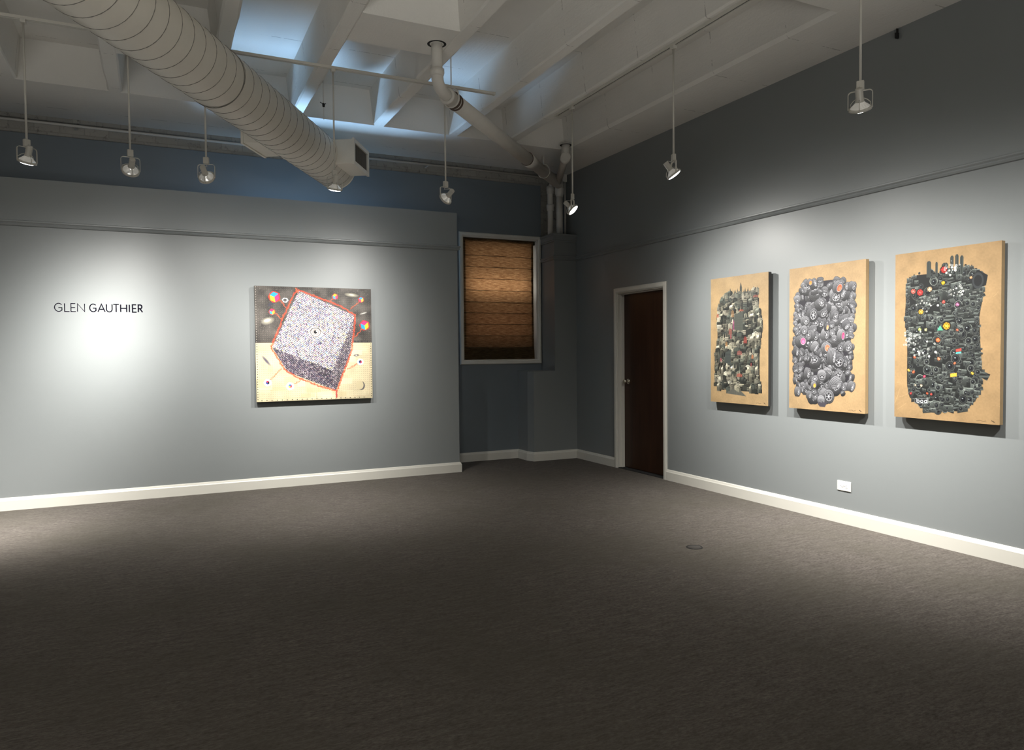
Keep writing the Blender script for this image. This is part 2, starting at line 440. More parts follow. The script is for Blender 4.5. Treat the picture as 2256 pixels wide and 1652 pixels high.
kn = MB().lathe([(0,.031),(.004,.031),(.007,.026),(.009,.011),(.030,.010),(.036,.017),(.046,.0265),(.056,.0265),(.064,.019),(.066,.0)], (kx,ky,kz), (-1,0,0), 28)
struct('door_knob', kn, M_KNOB, leaf)
struct('threshold', MB().box((XR-.0,DY0,.0),(XR+.135,DY1,.006)), M_DARK, door)
struct('wall_behind', MB().box((XR+.139,DY0-.3,0),(XR+.16,DY1+.3,DZ+.3)), M_DARK)

# ---------------------------------------------------------------- lighting tracks
def make_track(name, a, b, label):
    a, b = Vector(a), Vector(b); d = (b-a).normalized(); s = Vector((d.y,-d.x,0))
    t = thing(name, a, label, 'track')
    def P(u, v, z): return a + d*u + s*v + Vector((0,0,z)) - a
    Lg = (b-a).length; m = MB()
    prof = [(-.017,0),(-.017,-.020),(-.007,-.020),(-.007,-.012),(.007,-.012),(.007,-.020),(.017,-.020),(.017,0)]
    m.prism(prof, lambda p: P(0,p[0],p[1]), lambda p: P(Lg,p[0],p[1]))
    obj('rail', m, M_FIX, t)
    obj('slot', MB().prism([(-.006,-.0125),(-.006,-.0150),(.006,-.0150),(.006,-.0125)], lambda p: P(.01,p[0],p[1]), lambda p: P(Lg-.03,p[0],p[1])), M_DARK, t)
    e = MB().prism([(-.019,.0),(-.019,-.023),(.019,-.023),(.019,.0)], lambda p: P(Lg-.012,p[0],p[1]), lambda p: P(Lg+.006,p[0],p[1]))
    obj('end_cap', e, M_FIX, t)
    return t
TZ = ZS-.0005
make_track('lighting_track', (-4.9,5.83,TZ), (2.665,5.83,TZ), 'white lighting track crossing under the joists above the left wall lamps')
make_track('lighting_track', (3.448,-1.5,TZ), (3.448,6.12,TZ), 'white lighting track fixed along a joist parallel to the right wall')

# ---------------------------------------------------------------- pendant spotlights
PIVZ = 2.656 - (TZ-.020)
def make_lamp(x, y, target, label, power, size, spill=.10):
    top = Vector((x, y, TZ-.016))
    t = thing('pendant_spotlight', top, label, 'spotlight', 'pendant spotlights')
    piv = Vector((0,0,2.656-top.z))
    d = (Vector(target) - (top+piv)).normalized()
    h = Vector((d.x,d.y,0))
    h = h.normalized() if h.length > 1e-3 else Vector((0,1,0))
    ax = Vector((-h.y,h.x,0))            # pivot axis between the yoke's arms
    obj('track_adapter', MB().box((-.016,-.022,-.026),(.016,.022,.0)), M_FIX, t, .002)
    obj('rod', MB().tube([(0,0,-.024),(0,0,2.802-top.z)], .0068, 14), M_FIX, t)
    blk = MB().obox((0,0,2.776-top.z), ax, h, (0,0,1), .0195, .014, .0245)
    obj('connector', blk, M_FIX, t, .004)
    R = .0605; zt = 2.748-top.z; zb = piv.z
    arc = [-ax*R+Vector((0,0,zb-.004)), -ax*R+Vector((0,0,zt-.018))]
    for k in range(1,5):
        a = PI/2*k/5; arc.append(-ax*(R-.018)+Vector((0,0,zt-.018)) + (-ax*math.cos(a)+Vector((0,0,1))*math.sin(a))*.018)
    arc.append(-ax*(R-.018)+Vector((0,0,zt)))
    arc2 = [p - 2*ax*(p.dot(ax)) for p in arc][::-1]
    # flat strap
    pts = arc + arc2; vs = []
    for i, p in enumerate(pts):
        a_ = pts[max(i-1,0)]; b_ = pts[min(i+1,len(pts)-1)]; tg = (b_-a_).normalized(); nn = tg.cross(h).normalized()
        vs += [p+nn*.0015+h*.006, p+nn*.0015-h*.006, p-nn*.0015-h*.006, p-nn*.0015+h*.006]
    n = len(pts)
    fs = [(i*4+q,i*4+(q+1)%4,(i+1)*4+(q+1)%4,(i+1)*4+q) for i in range(n-1) for q in range(4)]+[(0,1,2,3),((n-1)*4,(n-1)*4+1,(n-1)*4+2,(n-1)*4+3)]
    obj('yoke', MB().add(vs, fs), M_FIX, t)
    # head, built along -d (backwards) from the pivot
    obj('rim', MB().lathe([(-.004,.0505),(-.004,.0575),(.010,.0585),(.010,.0515)], piv, d, 40), M_FIX, t)
    obj('reflector', MB().lathe([(-.040,.0185),(-.034,.021),(-.024,.030),(-.010,.0465),(-.002,.0515)], piv, d, 40, cap=False), M_CHROME, t)
    b1 = ax; b2 = d.cross(ax)
    for q in range(3):
        a = q*2*PI/3+.5; e = b1*math.cos(a)+b2*math.sin(a)
        cage = MB().tube([piv-d*.048+e*.021, piv-d*.036+e*.040, piv-d*.018+e*.0565, piv+d*.002+e*.0585], .0022, 6)
        obj('spring_clip', cage, M_FIX, t)
    obj('socket', MB().lathe([(-.104,.012),(-.104,.0185),(-.100,.0200),(-.046,.0200),(-.040,.0225),(-.034,.0225)], piv, d, 28), M_FIX, t)
    obj('lens', MB().lathe([(.009,.0520),(.013,.047),(.017,.036),(.0195,.020),(.0200,0)], piv, d, 40), M_LENS, t)
    wr = MB().tube([(0,0,zt+.006), Vector((0,0,zt-.012))+h*.018, piv-d*.112+h*.022+Vector((0,0,.006)), piv-d*.100], .0022, 8)
    obj('wire', wr, M_WIRE, t)
    ld = bpy.data.lights.new('spot', 'SPOT'); ld.energy = power; ld.color = (1,.975,.92)
    ld.spot_size = math.radians(160); ld.spot_blend = .35; ld.shadow_soft_size = .024
    # lamp beam profile: a soft centre plus a faint wide spill; 'size' is the beam's half-power width in degrees
    ld.use_nodes = True; nt = ld.node_tree; em = nt.nodes['Emission']
    tc = nt.nodes.new('ShaderNodeTexCoord'); sx = nt.nodes.new('ShaderNodeSeparateXYZ'); nt.links.new(tc.outputs['Normal'], sx.inputs[0])
    def mm(op, a, b=None):
        n = nt.nodes.new('ShaderNodeMath'); n.operation = op
        for s_, x_ in ((n.inputs[0],a),(n.inputs[1],b)):
            if x_ is None: continue
            if hasattr(x_,'links'): nt.links.new(x_, s_)
            else: s_.default_value = x_
        return n.outputs[0]
    cz = mm('ABSOLUTE', sx.outputs['Z']); ex = math.log(.5)/math.log(math.cos(math.radians(size/2)))
    st_ = mm('ADD', mm('MULTIPLY', mm('POWER', cz, ex), 1-spill), mm('MULTIPLY', mm('POWER', cz, 2.2), spill))
    nt.links.new(st_, em.inputs['Strength'])
    lo = bpy.data.objects.new('spot_light', ld); COL.objects.link(lo); lo.parent = t
    lo.location = piv+d*.032; lo.rotation_euler = d.to_track_quat('-Z','Y').to_euler()
    return t
yt, xt = 5.83, 3.448
make_lamp(-.777, yt, (-1.40,6.85,0), 'white track spotlight nearest the left edge, lens facing down and glowing', 1500, 32, .04)
make_lamp(-.163, yt, (-.50,7.6,1.36), 'white track spotlight aimed at the wall lettering, just left of the large duct', 940, 28, .025)
make_lamp(.332, yt, (1.00,7.6,1.48), 'white track spotlight hanging below the duct middle, tilted right towards the square painting', 390, 32, .045)
make_lamp(1.271, yt, (1.15,6.7,0), 'white track spotlight hanging in front of the duct end, lens facing down', 420, 50, .04)
make_lamp(2.206, yt, (1.50,7.6,1.45), 'white track spotlight above the partition end, head tilted left', 430, 34, .045)
make_lamp(xt, 5.825, (XR,4.65,.90), 'brightest track spotlight, beside the corner pipes, lens turned towards the viewer', 470, 46, .055)
make_lamp(xt, 4.36, (XR,3.85,.80), 'white track spotlight above the brown door, seen side on and tilted right', 370, 44, .055)
make_lamp(xt, 2.765, (XR-.05,3.55,.35), 'nearest white track spotlight, hanging high in front of the right wall', 640, 50, .05)
make_lamp(xt, 1.2, (XR,2.5,1.1), 'white track spotlight further along the right-hand track, past the picture edge', 230, 42, .04)

# ---------------------------------------------------------------- spiral duct
TH = math.radians(30.8); U = Vector((math.sin(TH),math.cos(TH),0)); A = Vector((math.cos(TH),-math.sin(TH),0)); Zv = Vector((0,0,1))
DR = .203; base = Vector((-2.052,1.223,3.203))
S0, S1 = -3.2, 7.17
duct = thing('spiral_duct', base+U*S0, 'large cream spiral duct running diagonally under the ceiling', 'duct')
def DP(s, w, z): return base + U*s + A*w + Zv*z - duct.location
shell = MB().lathe([(0,DR),(S1-S0-.006,DR),(S1-S0,DR-.004),(S1-S0,0)], (0,0,0), U, 64)
obj('duct_shell', shell, M_DUCT, duct)
pitch = .130; turns = int((S1-S0-.02)/pitch); pts = []
for k in range(turns*28):
    a = k*2*PI/28; pts.append(DP(S0+.01+pitch*k/28, (DR+.0008)*math.cos(a), (DR+.0008)*math.sin(a)))
obj('spiral_seam', MB().tube(pts, .0022, 5), M_SEAM, duct)
obj('joint_band', MB().lathe([(0,DR),(0,DR+.004),(.006,DR+.004),(.006,DR)], DP(4.72,0,0), U, 64, cap=False), M_SEAM, duct)
obj('end_rim', MB().lathe([(-.012,DR),(-.012,DR+.004),(.002,DR+.004),(.002,DR-.006)], DP(S1,0,0), U, 64, cap=False), M_DUCT, duct)
def supply(s0, s1, sg):
    w0, w1 = sg*.12, sg*.345; z0, z1 = -.098, .125
    m = MB()
    P = lambda s,w_,z: DP(s,w_,z)
    vs = [P(s0,w0,z0),P(s1,w0,z0),P(s1,w1,z0),P(s0,w1,z0),P(s0,w0,z1),P(s1,w0,z1),P(s1,w1,z1),P(s0,w1,z1)]
    b = obj('supply_box', m.add(vs, [(0,3,2,1),(4,5,6,7),(0,1,5,4),(1,2,6,5),(2,3,7,6),(3,0,4,7)]), M_DUCT, duct)
    def rb(s_0,s_1,z_0,z_1,wa,wb,mb):
        vs = [P(s,w_,z) for z in (z_0,z_1) for s,w_ in ((s_0,wa),(s_1,wa),(s_1,wb),(s_0,wb))]
        return mb.add(vs, [(0,3,2,1),(4,5,6,7),(0,1,5,4),(1,2,6,5),(2,3,7,6),(3,0,4,7)])
    fr = MB(); f = .026; wa, wb = w1+sg*.006, w1+sg*.020
    e = .010
    rb(s0-e,s1+e,z0-e,z0+f,w1,wb,fr); rb(s0-e,s1+e,z1-f,z1+e,w1,wb,fr); rb(s0-e,s0+f,z0+f,z1-f,w1,wb,fr); rb(s1-f,s1+e,z0+f,z1-f,w1,wb,fr)
    g_ = obj('grille', fr, M_DUCT, duct)
    obj('grille_back', rb(s0+f,s1-f,z0+f,z1-f,w1,w1+sg*.002,MB()), M_DARK, g_)
    bl = MB(); n = 17
    for i in range(n):
        s = s0+f+(s1-s0-2*f)*(i+.5)/n
        rb(s-.0030,s+.0030,z0+f,z1-f,w1+sg*.003,w1+sg*.007,bl)
    obj('louvres', bl, M_SEAM, g_)
    g_2 = g_
supply(6.62, 7.09, 1); supply(5.87, 6.31, -1)

# ---------------------------------------------------------------- drain pipes
H0 = Vector((1.871,5.094,ZS)); E0 = H0+Vector((0,0,-.20))
J = Vector((4.555,8.03,3.455)); SOF = ZS
dp = thing('drain_pipe', H0, 'thick white drain pipe dropping from the ceiling and slanting to the far corner', 'pipe')
K = Vector((1.985,5.205,3.290))
D = (J-K).normalized()
def rp(p): return Vector(p)-H0
obj('inlet_stub', MB().tube([rp(H0+Vector((0,0,.06))), rp(E0)], .041, 28), M_PIPE, dp)
obj('hole_shade_ring', MB().lathe([(0,.052),(.0,.070),(.0015,.070),(.0015,.052)], rp(H0-Vector((0,0,.0012))), (0,0,1), 32, cap=False), M_DARK, dp)  # flat dark ring in place of the shade inside the pipe hole
bend = []
P0, P1, P2, P3 = E0+Vector((0,0,.0)), E0+Vector((0,0,-.10)), K-D*.13, K+D*.02
for i in range(13):
    t_ = i/12; bend.append(rp(P0*(1-t_)**3+P1*3*t_*(1-t_)**2+P2*3*t_**2*(1-t_)+P3*t_**3))
obj('elbow', MB().tube(bend, .044, 28), M_PIPE, dp)
obj('hub', MB().lathe([(0,.046),(.0,.052),(.028,.054),(.045,.049),(.052,.044)], rp(E0+Vector((0,0,.018))), (0,0,-1), 32), M_PIPE, dp)
obj('hub', MB().lathe([(0,.045),(0,.060),(.016,.062),(.022,.058),(.085,.058),(.09,.050)], rp(K-D*.0), D, 32), M_PIPE, dp)
LJ = (J-K).length
sa = .125
obj('coupling_band', MB().lathe([(0,.05),(0,.066),(.018,.066),(.018,.05)], rp(K+D*sa), D, 32), M_RUST, dp)
obj('coupling_band', MB().lathe([(0,.05),(0,.066),(.012,.066),(.012,.05)], rp(K+D*(sa+.055)), D, 32), M_RUST, dp)
obj('slanting_run', MB().lathe([(.08,.054),(sa+.06,.056),(sa+.062,.062),(2.30,.067),(2.302,.060),(LJ-.06,.064),(LJ+.02,.058)], rp(K), D, 40), M_PIPE, dp)
obj('coupling_band', MB().lathe([(0,.06),(0,.073),(.012,.073),(.012,.06)], rp(K+D*2.29), D, 32), M_RUST, dp)
obj('coupling', MB().lathe([(0,.065),(.0,.073),(.19,.074),(.195,.065)], rp(K+D*2.31), D, 36), M_PIPE, dp)
VX, VY = 4.572, 8.05
obj('elbow', MB().tube([rp(J-D*.07), rp(J-D*.01), rp((VX,VY,J.z-.03)), rp((VX,VY,J.z-.12))], [.058,.060,.055,.044], 28), M_PIPE, dp)
obj('stack', MB().tube([rp((VX,VY,J.z-.10)), rp((VX,VY,2.816))], .0415, 28), M_PIPE, dp)
obj('hub', MB().lathe([(0,.045),(.0,.058),(.02,.060),(.075,.058),(.09,.050),(.12,.044)], rp((VX,VY,3.415)), (0,0,-1), 32), M_PIPE, dp)
def hanger(name, top, pipe_c, pr, dirn, dark=False):
    h_ = MB().tube([rp(top), rp(Vector((top[0],top[1],pipe_c.z+pr+.03)))], .005, 8)
    o = obj('hanger_rod', h_, M_PIPE, dp)
    n1 = Vector((dirn.y,-dirn.x,0)).normalized(); pts = []
    for i in range(25):
        a = 2*PI*i/24; pts.append(rp(pipe_c + n1*math.cos(a)*(pr+.004) + Zv*math.sin(a)*(pr+.004)*(1.35 if math.sin(a) > 0 else 1)))
    obj('hanger_clamp', MB().tube(pts, .005, 8, cap=False), M_PIPE, o)
pc = K+D*.10
hanger('a', Vector((pc.x,pc.y,ZC)), pc, .060, D)
pc2 = K+D*(LJ-.78)
hanger('b', Vector((pc2.x,pc2.y,ZS if pc2.y > 7.15 else ZC)), pc2, .064, D)
# second vent pipe from the soffit
T0 = Vector((4.05,6.98,ZS)); T1 = T0+Vector((.01,.03,-.13)); T2 = Vector((4.50,7.97,3.44)); DD = (T2-T1).normalized()
vb = obj('vent_branch', MB().tube([rp(T0+Vector((0,0,.03))), rp(T1), rp(T1+DD*.05), rp(T2)], [.044,.044,.042,.042], 24), M_PIPE, dp)
obj('hub', MB().lathe([(-.10,.046),(-.10,.054),(-.01,.056),(.0,.056),(.0,.045)], rp(T1+DD*.05), DD, 32), M_PIPE, vb)
obj('gap_shade_ring', MB().lathe([(0,.046),(0,.066),(.0015,.066),(.0015,.046)], rp(T0-Vector((0,0,.0012))), (0,0,1), 32, cap=False), M_DARK, vb)  # dark ring colours in the shade around the branch pipe
sx_, sy_ = 4.462, 8.09
wb = obj('waste_branch', MB().tube([rp((sx_,sy_,2.816)), rp((sx_,sy_,3.40)), rp((sx_+.012,sy_-.01,3.44)), rp((sx_+.06,sy_-.04,3.50))], .034, 24), M_PIPE, dp)
obj('hub', MB().lathe([(0,.036),(0,.045),(.05,.047),(.055,.042),(.085,.042),(.088,.036)], rp((sx_,sy_,3.425)), (0,0,-1), 28), M_PIPE, wb)
obj('hub', MB().lathe([(0,.036),(0,.045),(.02,.047),(.055,.044),(.075,.043),(.078,.036)], rp((sx_,sy_,3.20)), (0,0,-1), 28), M_PIPE, wb)
# conduit and junction box in the corner
tag(obj('junction_box', MB().box((4.640,8.10,3.51),(4.715,8.16,3.62-.011)), M_PIPE, None, .004), 'small white junction box in the corner behind the pipes', 'box')
tag(obj('corner_conduit', MB().tube([(4.70,8.13,2.816),(4.70,8.13,3.512)], .013, 12), M_PIPE), 'thin conduit rising beside the thick corner pipe to the junction box', 'conduit')

# ceiling hook near the duct
hk = thing('ceiling_hook', (1.30,6.35,ZC), 'thin rod with a black hook hanging from the ceiling above the duct', 'hook')
obj('hook_rod', MB().tube([(0,0,0),(0,0,-.60)], .0035, 8), M_PIPE, hk)
obj('hook_nut', MB().lathe([(0,.004),(.006,.012),(.03,.010),(.036,.003)], (0,0,-.46), (0,0,-1), 8), M_DARK, hk)
obj('hook_wing', MB().tube([(-.03,.0,-.455),(0,0,-.47),(.02,0,-.462)], .003, 6), M_DARK, hk)
# black clip on the right wall
tag(obj('wall_clip', MB().box((XR-.03,3.485,3.535),(XR,3.50,3.575)).box((XR-.02,3.49,3.57),(XR,3.497,3.606)), M_DARK, None, .003), 'small black clip at the top of the right wall', 'clip')

# ---------------------------------------------------------------- wall outlet
oy, oz = 3.922, .291
ol = thing('wall_outlet', (XR, oy, oz), 'white sideways double power outlet low on the right wall', 'outlet')
obj('cover_plate', MB().box((-.007,-.062,-.038),(0,.062,.038)), M_PLATE, ol, .003)
for s in (-1, 1):
    rc = MB(); pts = []
    for i in range(24):
        a = 2*PI*i/24; pts.append((max(-.0145,min(.0145,.017*math.cos(a))), .0172*math.sin(a)))
    rc.prism(pts, lambda p: (-.0088, s*.0195+p[0], p[1]), lambda p: (-.0065, s*.0195+p[0], p[1]))
    r_ = obj('receptacle', rc, M_PLATE, ol)
    sl = MB().box((-.0092,s*.0195-.008,.004),(-.0086,s*.0195-.0005,.0062)).box((-.0092,s*.0195-.008,-.0065),(-.0086,s*.0195-.0005,-.0043))
    sl.lathe([(0,.0026),(.0005,.0026)], (-.0087,s*.0195+.0075,0), (-1,0,0), 12)
    obj('slot', sl, M_DARK, r_)
obj('screw', MB().lathe([(0,.003),(.0012,.0028),(.0015,0)], (-.0068,0,0), (-1,0,0), 12), M_KNOB, ol)

# floor cover
fc = thing('floor_cover', (3.267,3.915,0), 'round carpeted floor box cover in the carpet', 'floor cover')
obj('ring', MB().lathe([(0,.048),(.0025,.049),(.0035,.053),(0,.057)], (0,0,0), (0,0,1), 40, cap=False), M_DARK, fc)
M_LID = mat('carpet coloured lid', (.085,.078,.070), .9)
bc(M_LID, mix(M_LID, noise(M_LID, coords(M_LID), 200, 3), (.035,.032,.029), (.075,.068,.062)))
obj('lid', MB().lathe([(0,.0465),(.0028,.0465),(.003,.0)], (0,0,0), (0,0,1), 40), M_LID, fc)

# ---------------------------------------------------------------- wall lettering
def arcpts(cx, cy, rx, ry, a0, a1, n=18):
    return [(cx+rx*math.cos(math.radians(a0+(a1-a0)*i/n)), cy+ry*math.sin(math.radians(a0+(a1-a0)*i/n))) for i in range(n+1)]
def glyph(ch, w):
    g = {
     'G': [arcpts(.56*w,.5,.56*w if w < 1 else .56,.5,42,330)[:], [(w,.12),(w,.47),(.52*w,.47)]],
     'L': [[(0,1),(0,0),(w,0)]],
     'E': [[(w*.93,1),(0,1),(0,0),(w,0)], [(0,.50),(w*.88,.50)]],
     'N': [[(0,0),(0,1),(w,0),(w,1)]],
     'A': [[(0,0),(w/2,1),(w,0)], [(w*.19,.33),(w*.81,.33)]],
     'U': [[(0,1),(0,.38)]+arcpts(w/2,.38,w/2,.38,180,360,16)+[(w,1)]],
     'T': [[(0,1),(w,1)], [(w/2,1),(w/2,0)]],
     'H': [[(0,0),(0,1)], [(w,0),(w,1)], [(0,.5),(w,.5)]],
     'I': [[(0,0),(0,1)]],
     'R': [[(0,0),(0,1),(w*.45,1)]+arcpts(w*.45,.74,w*.42,.26,90,-90,12)+[(0,.48)], [(w*.42,.48),(w,0)]],
    }
    return g[ch]
def stroke(mb, pts, hw, f):
    # mitred flat ribbon
    P = [Vector(p) for i_, p in enumerate(pts) if i_ == 0 or (Vector(p)-Vector(pts[i_-1])).length > 1e-5]; n = len(P); Ls = []; Rs = []
    for i, p in enumerate(P):
        a = (p-P[i-1]).normalized() if i else None; b = (P[i+1]-p).normalized() if i < n-1 else None
        na = Vector((-a.y,a.x)) if a else None; nb = Vector((-b.y,b.x)) if b else None
        m_ = (na+nb) if a and b else (na or nb)
        q = m_.dot(na or nb); m_ = m_/max(q, .35) if (a and b) else m_
        e = Vector((0,0))
        if not a: e = -b*0
        Ls.append(p+m_*hw+e); Rs.append(p-m_*hw+e)
    for i in range(n-1):
        mb.prism([Ls[i],Rs[i],Rs[i+1],Ls[i+1]], lambda q: f(q,0), lambda q: f(q,1))
lt = thing('wall_lettering', (-.495, YP, 1.786), 'dark lettering reading GLEN GAUTHIER on the spotlit left wall', 'lettering')
capH = .0795; z0 = 1.7465
def wx(px): return -.850 + (px-185)/(2020-185)*(.850-.141)
for ch, a, b, hw in (('G',188,352,.0036),('L',396,495,.0036),('E',524,620,.0036),('N',655,800,.0036),('G',892,1042,.0045),('A',1072,1218,.0046),('U',1248,1366,.0046),('T',1392,1510,.0047),('H',1546,1672,.0050),('I',1731,1733,.0052),('E',1797,1884,.0054),('R',1922,2010,.0056)):
    x0, x1 = wx(a), wx(b); wn = (x1-x0)/capH; mb = MB()
    inset = hw/capH
    for ks, st in enumerate(glyph(ch, wn)):
        st = [(p[0]*(1 if wn < .1 else (wn-2*inset*(ch in 'G'))/wn)+(inset if ch == 'G' else 0), inset+p[1]*(1-2*inset)) for p in st]
        stroke(mb, [(p[0]*capH, p[1]*capH) for p in st], hw, lambda q, k, e_=ks: (x0+q[0]+.495, -.0003-.0006*k-.0002*e_, z0+q[1]-1.786))
    obj('letter', mb, M_LETTER, lt)

# ---------------------------------------------------------------- artworks: printed fronts held as fine painted meshes
class Art:
    def __init__(s, w, h, bg):
        s.w, s.h = w, h; s.a = np.zeros((h, w, 3), np.float32); s.a[:] = bg
        s.X, s.Y = np.meshgrid(np.arange(w)+.5, np.arange(h)+.5)
    def sub(s, x0, y0, x1, y1):
        x0 = max(0,int(x0)-1); y0 = max(0,int(y0)-1); x1 = min(s.w,int(x1)+2); y1 = min(s.h,int(y1)+2)
        if x1 <= x0 or y1 <= y0: return None
        return slice(y0,y1), slice(x0,x1)
    def poly(s, pts, col, tex=None, al=1):
        xs = [p[0] for p in pts]; ys = [p[1] for p in pts]; q = s.sub(min(xs),min(ys),max(xs),max(ys))
        if q is None: return
        X, Y = s.X[q], s.Y[q]; ins = np.zeros(X.shape, bool)
        for i in range(len(pts)):
            (x0,y0),(x1,y1) = pts[i-1], pts[i]
            if y0 == y1: continue
            c_ = ((y0 <= Y) != (y1 <= Y)) & (X < (x1-x0)*(Y-y0)/(y1-y0)+x0); ins ^= c_
        s.put(q, ins, col, tex, al)
    def put(s, q, ins, col, tex, al):
        col = np.array(col, np.float32)
        v = col[None,None,:]*np.ones(ins.shape+(1,), np.float32)
        if tex is not None: v = v*tex(s.X[q], s.Y[q])[...,None]
        s.a[q][ins] = np.clip(s.a[q][ins]*(1-al)+v[ins]*al, 0, 255)
    def ell(s, cx, cy, rx, ry, ang, col, tex=None, inner=0, al=1, a0=None, a1=None):
        R = max(rx,ry)+1; q = s.sub(cx-R,cy-R,cx+R,cy+R)
        if q is None: return
        c_, s_ = math.cos(ang), math.sin(ang); dx, dy = s.X[q]-cx, s.Y[q]-cy
        u = (dx*c_+dy*s_)/max(rx,.1); v = (-dx*s_+dy*c_)/max(ry,.1); d = u*u+v*v
        ins = (d <= 1) & (d >= inner*inner)
        if a0 is not None:
            t_ = np.degrees(np.arctan2(v,u)) % 360; ins &= ((t_-a0) % 360) <= (a1-a0)
        s.put(q, ins, col, tex, al)
    def line(s, pts, wd, col, al=1):
        for (x0,y0),(x1,y1) in zip(pts, pts[1:]):
            dx, dy = x1-x0, y1-y0; l = math.hypot(dx,dy) or 1; nx_, ny_ = -dy/l*wd/2, dx/l*wd/2; ex, ey = dx/l*wd*.3, dy/l*wd*.3
            s.poly([(x0-ex+nx_,y0-ey+ny_),(x1+ex+nx_,y1+ey+ny_),(x1+ex-nx_,y1+ey-ny_),(x0-ex-nx_,y0-ey-ny_)], col, None, al)
def vnoise(h, w, cell, rng):
    gh, gw = int(h/cell)+3, int(w/cell)+3; g_ = rng.random((gh,gw)).astype(np.float32)
    y = np.arange(h)/cell; x = np.arange(w)/cell; yi, xi = y.astype(int), x.astype(int); fy, fx = (y-yi)[:,None], (x-xi)[None,:]
    fy = fy*fy*(3-2*fy); fx = fx*fx*(3-2*fx)
    a_ = g_[yi][:,xi]; b_ = g_[yi][:,xi+1]; c_ = g_[yi+1][:,xi]; d_ = g_[yi+1][:,xi+1]
    return a_*(1-fy)*(1-fx)+b_*(1-fy)*fx+c_*fy*(1-fx)+d_*fy*fx
def kraft(w, h, seed, base=(172,144,106)):
    rng = np.random.default_rng(seed); a_ = Art(w, h, base)
    n_ = .92+.10*vnoise(h,w,60,rng)+.06*vnoise(h,w,9,rng)
    a_.a *= n_[...,None]
    r_ = random.Random(seed)
    for _ in range(16):
        x, y = r_.random()*w, r_.random()*h; l = r_.uniform(20,110); a = r_.uniform(0,3.1); p = [(x,y)]
        for k in range(6): a += r_.uniform(-.5,.5); x += math.cos(a)*l/6; y += math.sin(a)*l/6; p.append((x,y))
        a_.line(p, 1.6, (214,184,136), .5)
    a_.line([(w*.80,h*.985),(w*.835,h*.981),(w*.86,h*.986),(w*.885,h*.982)], 2, (60,45,35), .8)
    a_.line([(w*.93,h*.978),(w*.955,h*.986)], 5, (50,38,30), .8)
    return a_
MX = mat('printed canvas', (.5,.5,.5), .55, spec=.3)
_at = N(MX, 'ShaderNodeAttribute', attribute_name='print'); bc(MX, _at.outputs['Color'])
bump(MX, noise(MX, coords(MX), 420, 2), .12, .0006)
M_KRAFT = mat('kraft paper wrapped edge', lin((188,150,100)), .6); 
bc(M_KRAFT, mix(M_KRAFT, noise(M_KRAFT, coords(M_KRAFT), 30, 4), lin((146,121,86)), lin((160,135,98))))
M_GALL = metal_paint('dark canvas edge', (.05,.05,.05), .6)  # dark edge tone, used on the leftmost collage only
M_STRETCH = mat('grey canvas edge', (.10,.10,.095), .7)
bc(M_STRETCH, mix(M_STRETCH, noise(M_STRETCH, coords(M_STRETCH), 25, 4), (.09,.09,.085), (.16,.155,.14)))
def print_mesh(name, art, parent, f, gain=.74):
    # 2x2 box filter, one colour per vertex
    a_ = art.a; h, w = a_.shape[0]//2*2, a_.shape[1]//2*2
    a_ = a_[:h,:w].reshape(h//2,2,w//2,2,3).mean((1,3))/255
    a_ = np.where(a_ <= .04045, a_/12.92, ((a_+.055)/1.055)**2.4)*gain
    h, w = a_.shape[:2]
    uu, vv = np.meshgrid(np.linspace(0,1,w), np.linspace(0,1,h))
    co = f(uu.ravel(), vv.ravel()).astype(np.float32)
    me = bpy.data.meshes.new(name); nv = w*h; nf = (w-1)*(h-1)
    me.vertices.add(nv); me.vertices.foreach_set('co', co.ravel())
    i = (np.arange(h-1)[:,None]*w+np.arange(w-1)[None,:]).ravel()
    lp = np.stack([i, i+w, i+w+1, i+1], 1).ravel().astype(np.int32)
    me.loops.add(nf*4); me.loops.foreach_set('vertex_index', lp)
    me.polygons.add(nf); me.polygons.foreach_set('loop_start', np.arange(0,nf*4,4,dtype=np.int32))
    me.update(calc_edges=True); me.validate()
    at = me.attributes.new('print', 'FLOAT_COLOR', 'POINT')
    at.data.foreach_set('color', np.concatenate([a_.reshape(-1,3), np.ones((nv,1))], 1).astype(np.float32).ravel())
    me.materials.append(MX)
    o = bpy.data.objects.new(name, me); COL.objects.link(o); o.parent = parent
    return o

